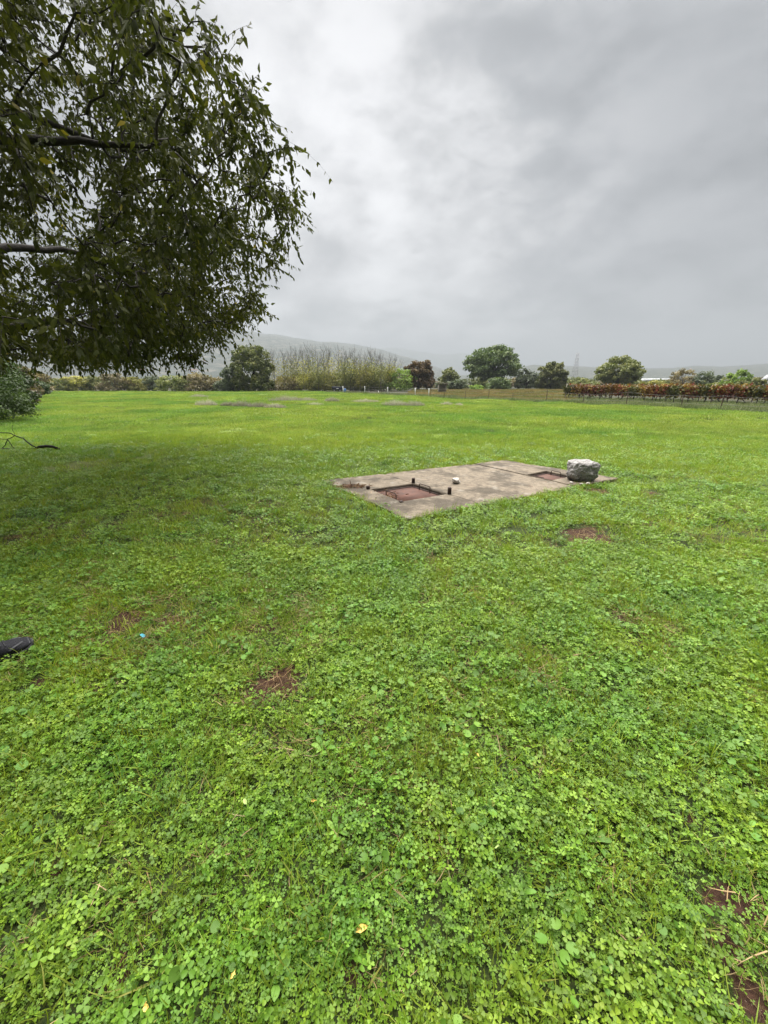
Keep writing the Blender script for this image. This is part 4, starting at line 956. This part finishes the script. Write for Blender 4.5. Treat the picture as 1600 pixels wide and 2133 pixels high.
# scrub hedge at the left
HD = 'scrub along the left end of the far edge'
for k, (x_, yt, wd, mt, lab) in enumerate([
        (120, 786, 52, 'f_olive', 'grey-green scrub bush at the far left end of the hedge'), (158, 781, 46, 'f_yellow', 'yellowish bush, second in the far left hedge'),
        (196, 779, 50, 'f_olive', 'olive bush between two yellowish bushes in the hedge'), (238, 777, 52, 'f_brown', 'brownish bush below the tip of the hanging leaves'),
        (278, 783, 44, 'f_yellow', 'bright yellow low bush in the middle of the hedge'), (318, 779, 40, 'f_dark', 'dark grey-green bush in the middle of the hedge'),
        (356, 776, 58, 'f_olive', 'broad olive bush right of the hedge middle'), (404, 771, 56, 'f_brown', 'brown-topped bush in the right of the hedge'),
        (442, 778, 56, 'f_brown', 'rounded brown-green bush beside the dense tree'), (470, 792, 40, 'f_dark', 'low dark bush at the foot of the dense tree')]):
    tree('scrub_bush', lab, 'bush', x_, 76 + (k % 3) * 2, yt, wd + 14, M[mt], HD, nclump=56, per=50, leaf=.3, clump=.25, z0=.05, trunk_r=.1, nlimb=6)
# undergrowth below the saplings
for k, (x_, yt, wd, mt, lab) in enumerate([
        (590, 782, 60, 'f_brown', 'brown undergrowth bush right of the dense tree'), (636, 774, 60, 'f_yellow', 'yellowing undergrowth bush at the left of the bare saplings'),
        (676, 776, 54, 'f_yellow', 'yellow-green undergrowth bush among the bare saplings'), (716, 772, 60, 'f_olive', 'olive undergrowth behind the dark trailer'),
        (756, 764, 60, 'f_olive', 'tall olive undergrowth behind the left white posts'), (800, 762, 60, 'f_olive', 'olive undergrowth behind the middle white post'),
        (832, 762, 50, 'f_lime', 'yellow-green leafy bush left of the russet tree')]):
    tree('undergrowth_bush', lab, 'bush', x_, 82 + (k % 2) * 2, yt, wd + 26, M[mt], 'undergrowth below the saplings', nclump=70, per=50, leaf=.3, clump=.26, z0=.05, trunk_r=.1, nlimb=6)
tree('undergrowth_bush', 'dark low thicket in shade under the saplings', 'bush', 700, 87, 793, 250, M['f_dark'], 'undergrowth below the saplings', nclump=130, per=50, leaf=.34, clump=.09, z0=.05, trunk_r=.1, depth=.12)
# bare saplings
def sapling(pxc, Y, ytop, label, leafy, seed):
    r = np.random.default_rng(seed); H = PZ(ytop, Y); X = PX(pxc, Y, H * .5)
    t = empty('bare_sapling', (X, Y, 0)); tag(t, label, 'tree', 'bare saplings in the far treeline')
    P = np.array([(0, 0, -.1)] + [(r.normal(0, .12) * k_, r.normal(0, .12) * k_, H * k_) for k_ in np.linspace(.2, 1, 6)])
    mb = MB().tube(P, np.linspace(.075, .012, 7), 6, cap=False); tips = []
    for k_ in range(20):
        z_ = H * r.uniform(.22, .85); s_ = np.array([np.interp(z_, P[:, 2], P[:, i]) for i in range(3)]); az = r.uniform(0, 6.28); l = (H - z_) * r.uniform(.45, .85)
        d = np.array([math.cos(az) * .55, math.sin(az) * .55, 1.0]); m_ = s_ + d * l * .5 * np.array([1.3, 1.3, .9]); e_ = s_ + d * l
        mb.tube([s_, m_, e_], [.030, .020, .010], 4, cap=False); tips.append((s_, e_))
        for q in range(2):
            f = r.uniform(.3, .8); b = s_ * (1 - f) + e_ * f; mb.tube([b, b + np.array([r.normal(0, .22), r.normal(0, .22), .55]) * l * .4], [.014, .007], 3, cap=False)
    mb.build('trunk', M['bark_grey'], t)
    n = int(1100 * leafy); k_ = r.integers(0, len(tips), n); f = r.uniform(0, 1, n) ** 2.2
    S0 = np.array([a for a, b in tips]); S1 = np.array([b for a, b in tips]); C = S0[k_] * (1 - f)[:, None] + S1[k_] * f[:, None] + r.normal(0, 1, (n, 3)) * np.array([.6, .6, .3]); C[:, 2] *= r.uniform(.35, .85, n)
    o = link_mesh('crown', mk('crown', [stamp(*DIAMOND, C, basis_from(rand_dirs(n, r), rand_dirs(n, r)), r.uniform(.12, .26, n), r.uniform(.2, 1, n))], M['f_yellow'] if r.uniform() > .4 else M['f_olive']), None, t); o['kind'] = 'stuff'
sap = [(574, 724), (588, 716), (603, 711), (617, 718), (630, 708), (643, 704), (652, 716), (664, 707), (678, 705), (690, 713), (701, 717), (714, 711), (727, 720), (738, 716), (750, 722), (762, 724), (775, 718), (786, 726), (797, 724), (808, 732), (820, 738)]
words = ['first', 'second', 'third', 'fourth', 'fifth', 'sixth', 'seventh', 'eighth', 'ninth', 'tenth', 'eleventh', 'twelfth', 'thirteenth', 'fourteenth', 'fifteenth', 'sixteenth', 'seventeenth', 'eighteenth', 'nineteenth', 'twentieth', 'twenty-first']
words += ['twenty-second', 'twenty-third', 'twenty-fourth', 'twenty-fifth', 'twenty-sixth', 'twenty-seventh', 'twenty-eighth', 'twenty-ninth', 'thirtieth']
def ordinal(k): return words[k]
for k, (x_, yt) in enumerate(sap):
    sapling(x_ + (k * 53 % 9) - 4, 78 + (k * 37 % 7), yt + (k * 29 % 17) - 4, '%s thin bare grey sapling right of the dense rounded tree' % words[k], [.5, .8, .6, 1.0][k % 4] * (1.5 if x_ > 700 else 1.0), 300 + k)
# low belt of scrub farther back
rb = np.random.default_rng(77)
for k, x_ in enumerate(np.concatenate([np.linspace(130, 470, 9), np.linspace(895, 1590, 17)])):
    nm = ordinal(k if k < 9 else k - 9); yt = rb.uniform(783, 791)
    tree('scrub_bush', ('dull olive bush, %s from the left in the hazy belt behind the hedge' if k < 9 else 'dull olive bush, %s from the left in the hazy belt behind the vineyard trees') % nm, 'bush', x_ + rb.uniform(-8, 8), 118 + rb.uniform(0, 16), yt, rb.uniform(58, 86),
         M[['f_olive', 'f_brown', 'f_dark', 'f_olive'][k % 4]], 'hazy belt of scrub', nclump=46, per=40, leaf=.5, clump=.24, z0=.05, trunk_r=.12, nlimb=4)
# bushes along the left boundary
LB = 'bushes along the left boundary'
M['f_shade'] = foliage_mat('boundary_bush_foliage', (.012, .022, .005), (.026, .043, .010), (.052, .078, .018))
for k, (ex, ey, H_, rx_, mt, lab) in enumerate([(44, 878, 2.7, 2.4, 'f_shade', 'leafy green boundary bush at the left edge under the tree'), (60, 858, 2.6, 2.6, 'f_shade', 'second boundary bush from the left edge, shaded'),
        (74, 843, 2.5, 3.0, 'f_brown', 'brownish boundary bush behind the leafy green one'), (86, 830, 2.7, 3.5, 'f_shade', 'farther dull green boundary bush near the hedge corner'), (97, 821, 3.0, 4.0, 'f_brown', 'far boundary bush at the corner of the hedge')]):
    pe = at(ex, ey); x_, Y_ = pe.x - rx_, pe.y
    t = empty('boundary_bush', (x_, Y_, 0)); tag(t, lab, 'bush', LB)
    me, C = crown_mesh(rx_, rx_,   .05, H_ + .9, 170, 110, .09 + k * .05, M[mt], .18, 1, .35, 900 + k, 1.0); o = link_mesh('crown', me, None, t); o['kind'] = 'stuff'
    mb = MB()
    for c in C[:24]: mb.tube([(c[0] * .25, c[1] * .25, -.05), c * np.array([.6, .6, .55]), c], [.03, .02, .008], 4, cap=False)
    mb.build('stems', M['bark'], t)

# ------------------------------------------------------------------ fence
M['white'] = solid_mat('white_paint', (.62, .62, .60), (.78, .78, .76), 12, .7, .1, 30)
M['wire'] = solid_mat('fence_wire', (.10, .095, .09), (.16, .15, .14), 30, .6, .1, 40)
M['stake'] = solid_mat('rusty_stake', (.060, .040, .030), (.10, .07, .05), 20, .85, .3, 40)
M['wood'] = solid_mat('grey_wood', (.16, .14, .115), (.27, .245, .205), 12, .9, .4, 30)
def fence(name, posts, label, mat, hs, rad, wires):
    p0 = at(*posts[0]); f = empty(name, (p0.x, p0.y, 0)); tag(f, label, 'fence'); tops = []
    for (x_, y_), h in zip(posts, hs):
        p = at(x_, y_) - Vector((p0.x, p0.y, 0)); lx = random.uniform(-.03, .03)
        MB().tube([(p.x, p.y, -.15), (p.x + lx * .5, p.y, h * .5), (p.x + lx, p.y, h - .02), (p.x + lx, p.y, h)], [rad, rad, rad, rad * .6], 8).build('post', mat, f)
        tops.append((p.x, p.y, h))
    for fr in wires:
        pts = []
        for (a, b) in zip(tops[:-1], tops[1:]):
            for t in np.linspace(0, 1, 6)[:-1]: pts.append((a[0] + (b[0] - a[0]) * t, a[1] + (b[1] - a[1]) * t, (a[2] + (b[2] - a[2]) * t) * fr - .06 * math.sin(t * math.pi)))
        pts.append((tops[-1][0], tops[-1][1], tops[-1][2] * fr))
        MB().tube(pts, .006, 4).build('wire', M['wire'], f)
fence('white_post_fence', [(715, 819), (760, 821), (808, 823), (865, 825), (893, 827)], 'wire fence with white posts before the saplings', M['white'], [1.05, 1.12, 1.02, .98, .96], .055, (.93, .66, .38))
fence('rusty_stake_fence', [(897, 827.2), (925, 829), (969, 831), (1017, 833), (1068, 835), (1137, 838), (1214, 842), (1304, 846), (1418, 851), (1500, 855), (1604, 861), (1750, 869)],
      'wire fence on thin rusty stakes running right past the vineyard', M['stake'], [.9, .95, .8, .98, .7, 1.0, .8, 1.0, .85, .9, .85, .9], .028, (.95, .70, .42, .18))
p = at(790, 820); o = MB().tube([(0, 0, -.1), (-.08, 0, .2), (-.16, 0, .42)], [.05, .05, .045], 8).build('stake', M['white']); o.location = (p.x, p.y, 0); tag(o, 'short leaning white stake between two white fence posts', 'stake')

# ------------------------------------------------------------------ vineyard
V0, V1 = at(1186, 832.5), at(1600, 848.5)
vd = (V1 - V0).normalized(); vn = Vector((-vd.y, vd.x, 0)); vn = vn if vn.y > 0 else -vn
def vine_proto(mat, seed):
    r = np.random.default_rng(seed); H = 1.34; n = 620
    mb = MB(); tr = [(0, 0, -.05), (.04 * r.normal(), .03, .2), (.05 * r.normal(), 0, .42), (0, .02, .62)]; mb.tube(tr, [.045, .038, .034, .03], 6)
    for s_ in (-1, 1): mb.tube([(0, .02, .6), (s_ * .25, 0, .68), (s_ * .55, 0, .68)], [.028, .02, .012], 5)
    for q in range(9): x_ = r.uniform(-.55, .55); mb.tube([(x_, 0, .68), (x_ + r.normal(0, .08), r.normal(0, .06), 1.0), (x_ + r.normal(0, .12), r.normal(0, .1), H)], [.008, .006, .003], 4)
    P = np.stack([r.uniform(-.62, .62, n), r.normal(0, .17, n), np.clip(r.beta(2.0, 1.6, n) * .92 + .48 + r.normal(0, .05, n), .38, H + .12)], -1)
    tint = np.clip(r.beta(2, 2, n) + (.9 - P[:, 2]) * .35 * r.choice([-1, 1]) + np.sin(P[:, 0] * 5 + seed) * .12, 0, 1)
    d = r.normal(0, .6, (n, 3)); d[:, 2] -= .5
    return mb.mesh('trunk', M['bark'], True), mk('foliage', [stamp(*ROUND, P, basis_from(d, rand_dirs(n, r)), r.uniform(.08, .15, n), tint)], mat)
protos = {'red': [vine_proto(M['f_red'], s_) for s_ in (1, 2, 3)], 'green': [vine_proto(M['f_vgreen'], s_) for s_ in (4, 5)], 'golden': [vine_proto(M['f_gold'], s_) for s_ in (6, 7)]}
rowlen = (V1 - V0).length + 6.0; nv = int(rowlen / 1.0)
cols_front = ['green', 'golden', 'red', 'red', 'golden', 'red', 'green', 'golden', 'red', 'green', 'red', 'green', 'red', 'red', 'green', 'red', 'red', 'green', 'red', 'green', 'green', 'red', 'green', 'red', 'red']
rv = np.random.default_rng(5)
for row, (rname, count) in enumerate((('front', nv), ('second', nv + 3), ('third', nv + 5))):
    b = V0 + vn * (2.3 * row) - vd * (.0 if row == 0 else 1.2 * row)
    for k in range(count):
        cname = cols_front[k % len(cols_front)] if row == 0 else rv.choice(['red', 'red', 'green', 'golden'])
        tm, fm = protos[cname][rv.integers(0, len(protos[cname]))]; p = b + vd * (k * 1.0)
        t = empty('grape_vine', (p.x + rv.normal(0, .05), p.y + rv.normal(0, .05), 0), math.atan2(vd.y, vd.x) + (math.pi if rv.uniform() > .5 else 0))
        t.scale = (1, rv.uniform(.9, 1.3), rv.uniform(.93, 1.08))
        tag(t, '%s-leaved grapevine, %s from the left in the %s vineyard row' % (cname, ordinal(k), rname), 'vine', 'vines of the %s vineyard row' % rname)
        link_mesh('trunk', tm, None, t); o = link_mesh('foliage', fm, None, t); o['kind'] = 'stuff'
for row, rname in enumerate(('front', 'second')):
    b = V0 + vn * (2.3 * row)
    for k in range(0, nv + 1, 4):
        p = b + vd * (k * 1.0 - .5); ln = rv.normal(0, .05)
        o = MB().tube([(0, 0, -.1), (ln * .5, 0, .75), (ln, 0, 1.5)], [.05, .048, .045], 8).build('vineyard_post', M['wood']); o.location = (p.x, p.y, 0)
        tag(o, 'grey wooden post, %s from the left in the %s vineyard row' % (ordinal(k // 4), rname), 'post', 'posts of the %s vineyard row' % rname)
    for z_ in (.68, 1.05, 1.35):
        a_ = b - vd * .8; c_ = b + vd * (nv + .5)
        o = MB().tube([(0, 0, z_), ((c_ - a_).x / 2, (c_ - a_).y / 2, z_ - .02), ((c_ - a_).x, (c_ - a_).y, z_)], .005, 4).build('trellis_wire', M['wire']); o.location = (a_.x, a_.y, 0)
        tag(o, '%s trellis wire through the %s vineyard row' % ({.68: 'lowest', 1.05: 'middle', 1.35: 'top'}[z_], rname), 'wire')

# ------------------------------------------------------------------ rough grass: dry field beyond the fence, verge along it, dried weed clumps
DF = variants('dry_field_clump', [grass_clump(.8, 240, .10, .34, .012, .45, M['dryf'] if 'dryf' in M else M.setdefault('dryf', leaf_mat('tan_field_grass', [(0, (.14, .105, .05)), (.5, (.20, .135, .065)), (.8, (.23, .19, .09)), (1, (.16, .19, .06))], (.62, .85, .6), .18, .42, .6, .25, .7, .15)), 'dry_field') for _ in range(4)])
x, y = poisson_ish((2, 52), (28, 92), 1.5, lambda x, y: (fence_side(x, y) < -2.4) & (x < y * .475) & (rng.uniform(.2, .75, len(x)) < fbm(x * .25, y * .12, 23, 3) * 1.25) & (x > y * .10 - 2))
p_, r_, s, i_ = place(x, y, .7, 1.2, 4, .03)
scatter('dry_field', p_, r_, s, i_, DF, 'tall tan and orange dry grass beyond the wire fence', 'dry grass')
VG = variants('verge_clump', [grass_clump(.5, 190, .10, .32, .010, .6, M['verge'] if 'verge' in M else M.setdefault('verge', leaf_mat('grey_green_verge_grass', [(0, (.07, .095, .04)), (.6, (.13, .16, .07)), (1, (.24, .23, .14))], (.75, .85, .85), .35, .45, .6, .25, .7, .15)), 'verge') for _ in range(4)])
x, y = poisson_ish((-10, 40), (15, 75), 3.0, lambda x, y: (fence_side(x, y) < .7) & (fence_side(x, y) > -2.6) & (x < y * 1.1 + 2))
x2, y2 = poisson_ish((14, 48), (18, 52), 2.0, lambda x, y: (fence_side(x, y) < -2.6) & (fence_side(x, y) > -13) & (x > y * .42) & (x < y * 1.15 + 2))
p_, r_, s, i_ = place(np.concatenate([x, x2]), np.concatenate([y, y2]), .5, 1.15, 4, .05)
x3, y3 = poisson_ish((-40, 26), (9, 62), .3, lambda x, y: visible(x, y) & (fence_side(x, y) > 1) & (in_quad(x, y, SLAB) < -.5) & (fbm(x * .3, y * .3, 71, 3) > .5))
q_, rq_, sq_, iq_ = place(x3, y3, .15, .5, 4, .1); p_, r_, s, i_ = np.concatenate([p_, q_]), np.concatenate([r_, rq_]), np.concatenate([s, sq_]), np.concatenate([i_, iq_])
scatter('verge_grass', p_, r_, s, i_, VG, 'rough grey-green grass along the fence and between the vines', 'grass')
M['lav'] = leaf_mat('dried_weed', [(0, (.16, .14, .13)), (.5, (.26, .23, .22)), (1, (.36, .33, .31))], (.85, .95, .8), 2.0, .4, .6, .2, .8, .1)
for k, (x_, y_, wp, hp, wd_) in enumerate([(430, 846, 44, 14, 'leftmost large'), (476, 848, 30, 10, 'second'), (506, 849, 40, 13, 'third'), (540, 851, 46, 12, 'fourth'), (574, 853, 46, 10, 'fifth'), (596, 836, 70, 12, 'pale broad'), (640, 836, 40, 8, 'smaller pale'),
        (415, 828, 40, 7, 'far left thin'), (692, 838, 30, 9, 'lone central'), (822, 848, 52, 12, 'left half of the broad right'), (862, 848, 44, 11, 'right half of the broad right'), (930, 845, 26, 8, 'small dark right'), (956, 846, 18, 6, 'smallest right'), (760, 838, 60, 6, 'thin pale central'), (655, 846, 40, 6, 'low front')]):
    c = at(x_, y_); wm = wp * (c.y * CT + CAMH * ST) / FPX; h = hp * (c.y * CT) / FPX * 1.1; n = int(500 + wm * 260)
    p_ = disc(n, 1.0) * np.array([wm / 2, wm * .42, 0]); d = np.stack([rng.normal(0, .5, n), rng.normal(0, .5, n), np.ones(n)], -1); L_ = 1.35 * h * rng.uniform(.35, 1.0, n) * (1.1 - np.linalg.norm(p_ / np.array([wm / 2, wm * .42, 1]), axis=1) * .6)
    o = link_mesh('dried_weed_clump', mk('dried_weed_clump', [stamp(*BLADE, p_, basis_from(d, rand_dirs(n)), np.stack([np.full(n, .012 / .035), L_, L_], -1), np.clip(L_ / h + rng.normal(0, .2, n), 0, 1))], M['lav'])); o.location = (c.x, c.y, float(ground_h(c.x, c.y)))
    tag(o, '%s clump of grey dried weeds in the far lawn' % wd_, 'weed clump', 'dried weed clumps in the far lawn')

# ------------------------------------------------------------------ far buildings, pylon, shed, trailer
M['roof_w'] = solid_mat('pale_sheet_roof', (.26, .27, .285), (.33, .335, .345), 3, .5, .05, 10)
M['wall_w'] = solid_mat('white_render', (.28, .275, .265), (.36, .355, .345), 2, .85, .05, 8)
M['tile'] = solid_mat('clay_tile_roof', (.17, .085, .055), (.25, .135, .09), 4, .85, .2, 9)
M['glass'] = solid_mat('dark_window', (.02, .024, .028), (.035, .04, .045), 3, .15, .0, 4)
M['steel'] = solid_mat('galvanised_steel', (.22, .225, .23), (.30, .305, .31), 4, .55, .05, 8)
def house(name, label, pxc, Y, ybase, wpx, hpx, zb=None, roof='tile', gable=True):
    zb = PZ(ybase, Y) if zb is None else zb; k = (Y * CT) / FPX * CT; wd = wpx * k / CT; h = hpx * k; dp = wd * .7
    e = empty(name, (PX(pxc, Y, zb), Y, zb)); tag(e, label, 'building')
    hw = h * .62
    MB().box((0, 0, hw / 2 - h * .3), (wd, dp, hw + h * .6)).build('wall', M['wall_w'], e)
    ov = wd * .04; V = [(-wd / 2 - ov, -dp / 2 - ov, hw), (wd / 2 + ov, -dp / 2 - ov, hw), (wd / 2 + ov, dp / 2 + ov, hw), (-wd / 2 - ov, dp / 2 + ov, hw), (-wd / 2 - ov, 0, h), (wd / 2 + ov, 0, h)]
    MB().add(V, [(0, 1, 5, 4), (2, 3, 4, 5), (3, 2, 1, 0), (1, 2, 5, 5), (3, 0, 4, 4)]).build('roof', M[roof], e)
    for q in (-.28, .05, .3): MB().box((wd * q, -dp / 2 - .02, hw * .5), (wd * .11, .08, hw * .42)).build('window', M['glass'], e)
    MB().box((wd * -.1, -dp / 2 - .02, hw * .30), (wd * .10, .09, hw * .60)).build('door', M['wood'], e)
    return e
hp = on_hill(296, 776); house('house', 'small white house on the hillside below the hanging leaves', 296, hp.y, 0, 10, 7, hp.z)
hp = on_hill(404, 776); house('house', 'small house with clay roof on the hillside left of the dense tree', 404, hp.y, 0, 15, 7, hp.z)
hp = on_hill(428, 756); house('house', 'tiny white house higher on the hillside left of the dense tree', 428, hp.y, 0, 7, 5, hp.z)
house('warehouse', 'long white-roofed warehouse beyond the vineyard', 1368, 320, 797, 62, 13, 0, 'roof_w'); house('white_building', 'white-walled building cut off at the right edge', 1606, 90, 812, 34, 32, 0, 'roof_w')
hp = on_hill(1437, 773); house('house', 'tiny pale house on the low hills above the warehouse', 1437, hp.y, 0, 5, 5, hp.z); house('house', 'low pale building left of the spreading tree', 1240, 170, 806, 26, 11, 0, 'roof_w')
house('farm_building', 'distant white farm building low under the pylon', 1192, 420, 793, 16, 6, 0, 'roof_w')
py = empty('lattice_pylon', (PX(1199, 330, 12), 330, 0)); tag(py, 'grey steel lattice pylon on the skyline', 'pylon'); Hp = PZ(735, 330); wb, wt = 1.9, .75
for s_ in ((-1, -1), (1, -1), (1, 1), (-1, 1)): MB().tube([(s_[0] * wb, s_[1] * wb, 0), (s_[0] * wt, s_[1] * wt, Hp)], .09, 5).build('leg', M['steel'], py)
for k in range(10):
    z0_, z1_ = Hp * k / 10, Hp * (k + 1) / 10; a0, a1_ = wb + (wt - wb) * k / 10, wb + (wt - wb) * (k + 1) / 10; mb = MB()
    for i in range(4):
        c0 = [(-1, -1), (1, -1), (1, 1), (-1, 1)][i]; c1 = [(-1, -1), (1, -1), (1, 1), (-1, 1)][(i + 1) % 4]
        mb.tube([(c0[0] * a0, c0[1] * a0, z0_), (c1[0] * a1_, c1[1] * a1_, z1_)], .05, 4); mb.tube([(c1[0] * a0, c1[1] * a0, z0_), (c0[0] * a1_, c0[1] * a1_, z1_)], .05, 4); mb.tube([(c0[0] * a1_, c0[1] * a1_, z1_), (c1[0] * a1_, c1[1] * a1_, z1_)], .05, 4)
    mb.build('bracing', M['steel'], py)
# little wooden shed
sh = empty('shed', (PX(921, 66, .5), 66, 0)); tag(sh, 'small weathered wooden shed with flat roof beyond the fence', 'shed')
for sx in (-.55, .55):
    for sy in (-.5, .5): MB().box((sx, sy, .72), (.12, .12, 1.5)).build('post', M['wood'], sh)
for k in range(6): MB().box((-.5 + k * .2, .54, .7), (.18, .03, 1.3)).build('plank', M['wood'], sh)
for k in range(5): MB().box((-.61, -.4 + k * .2, .7), (.03, .18, 1.3)).build('plank', M['wood'], sh)
MB().box((0, 0, 1.52), (1.9, 1.6, .08), Matrix.Rotation(R(7), 3, 'Y')).build('roof', M['wood'], sh)
# dark trailer and blue drum by the first white post
M['navy'] = solid_mat('dark_navy_paint', (.010, .012, .022), (.022, .026, .042), 4, .6, .1, 20); M['blue'] = solid_mat('blue_plastic', (.05, .14, .32), (.07, .18, .40), 6, .45, .05, 20)
M['tyre'] = solid_mat('tyre_rubber', (.012, .012, .012), (.022, .022, .022), 20, .9, .1, 40)
tr = empty('trailer', (PX(703, 71, .4), 71, 0)); tag(tr, 'small dark navy trailer parked under the saplings', 'trailer')
MB().add([(-.85, -.5, .42), (.85, -.5, .42), (.85, .5, .42), (-.85, .5, .42), (-.95, -.55, .95), (.95, -.55, .95), (.95, .55, .95), (-.95, .55, .95)], [(3, 2, 1, 0), (4, 5, 6, 7), (0, 1, 5, 4), (1, 2, 6, 5), (2, 3, 7, 6), (3, 0, 4, 7)]).build('body', M['navy'], tr)
MB().box((.05, -.555, .62), (.42, .02, .10)).build('number_plate', M['white'], tr)
MB().tube([(.9, -.1, .9), (1.3, -.25, .55), (1.75, -.35, .12)], [.04, .04, .04], 6).build('drawbar', M['steel'], tr)
for sx in (-.5, .5):
    wl = empty('wheel', (sx, -.52, .27)); wl.parent = tr
    MB().tube([(0, -.1, 0), (0, -.085, 0), (0, .085, 0), (0, .1, 0)], [.22, .27, .27, .22], 16).build('tyre', M['tyre'], wl, False); MB().tube([(0, -.108, 0), (0, -.10, 0), (0, .105, 0)], [.10, .13, .13], 12).build('rim', M['steel'], wl)
dr = empty('drum', (PX(718.5, 69, .3), 69, 0)); tag(dr, 'small blue plastic drum behind the leftmost white post', 'drum')
MB().tube([(0, 0, 0), (0, 0, .03), (0, 0, .2), (0, 0, .22), (0, 0, .24), (0, 0, .42), (0, 0, .44), (0, 0, .46), (0, 0, .62), (0, 0, .65)], [.20, .22, .22, .235, .22, .22, .235, .22, .22, .19], 16).build('body', M['blue'], dr)
MB().tube([(0, 0, .645), (0, 0, .665)], [.17, .165], 14).build('lid', M['navy'], dr)

# ------------------------------------------------------------------ small things in the grass
M['fallen'] = solid_mat('yellow_fallen_leaf', (.42, .27, .05), (.58, .42, .10), 60, .6, .3, 80, c3=(.30, .17, .04), s3=30, lo3=.55, hi3=.7)
M['fallen_g'] = solid_mat('pale_green_fallen_leaf', (.22, .32, .08), (.33, .42, .14), 60, .6, .3, 80)
for k, (x_, y_, s_, mt, lab) in enumerate([(740, 1942, .052, 'fallen', 'large curled yellow-orange leaf lying near the bottom centre'), (125, 1145, .06, 'fallen', 'yellow fallen leaf on dark clover at the left edge'),
        (648, 1668, .030, 'fallen', 'small bright yellow leaf in the lower middle of the lawn'), (508, 1665, .036, 'fallen_g', 'yellow-green leaf left of the small bright yellow leaf'), (490, 2022, .030, 'fallen', 'yellow scrap of leaf low in the left foreground'),
        (1043, 1765, .030, 'fallen_g', 'pale lime leaf standing upright right of the lower middle'), (1271, 1998, .036, 'fallen_g', 'smooth pale green oval leaf at lower right'), (235, 1155, .05, 'fallen_g', 'pale leaf on the clover right of the yellow one'),
        (303, 2090, .034, 'fallen', 'brownish yellow leaf in the bottom left corner region'), (998, 1578, .03, 'fallen', 'small yellow leaf just left of the right-hand weeds'), (1350, 1467, .03, 'fallen', 'tiny yellow leaf far right in the middle of the clover')]):
    c = at(x_, y_, .05); r = np.random.default_rng(k); V, F = strip([.02, .16, .24, .20, .10, .01], [0, .2, .4, .62, .85, 1.0], [.0, .06, .03, .08, .02, .12], .5 + .5 * r.uniform())
    o = link_mesh('fallen_leaf', np_mesh('fallen_leaf', V * s_ * .75 + r.normal(0, .0015, V.shape), F), M[mt]); o.location = (c.x, c.y, float(ground_h(c.x, c.y)) + .052); o.rotation_euler = (r.normal(0, .35), r.normal(0, .35), r.uniform(0, 6.28))
    tag(o, lab, 'leaf', 'fallen leaves in the lawn')
M['cyan'] = solid_mat('cyan_plastic', (.01, .16, .21), (.02, .21, .26), 40, .35, .2, 80)
c = at(301, 1331, .02); V, F = strip([.3, .34, .30, .2], [0, .35, .7, 1.0], [0, .12, .05, .16], .4)
o = link_mesh('plastic_scrap', np_mesh('plastic_scrap', V * .034, F), M['cyan']); o.location = (c.x, c.y, float(ground_h(c.x, c.y)) + .035); o.rotation_euler = (.2, .1, 1.1); tag(o, 'small turquoise plastic scrap lying on bare soil', 'litter')

# ------------------------------------------------------------------ air
HAZE = 5.2e-4
def haze():
    m, nt, N, L = new_mat('haze'); pv = N('ShaderNodeVolumePrincipled'); pv.inputs['Color'].default_value = (.265, .285, .31, 1); pv.inputs['Density'].default_value = HAZE; pv.inputs['Anisotropy'].default_value = 0.2
    o = N('ShaderNodeOutputMaterial'); L(pv.outputs[0], o.inputs['Volume'])
    b = MB().box((0, 0, 197), (16000, 16000, 400)).build('haze', m); tag(b, 'pale blue-grey haze between the field and the hills', 'haze', kind='stuff')
haze()
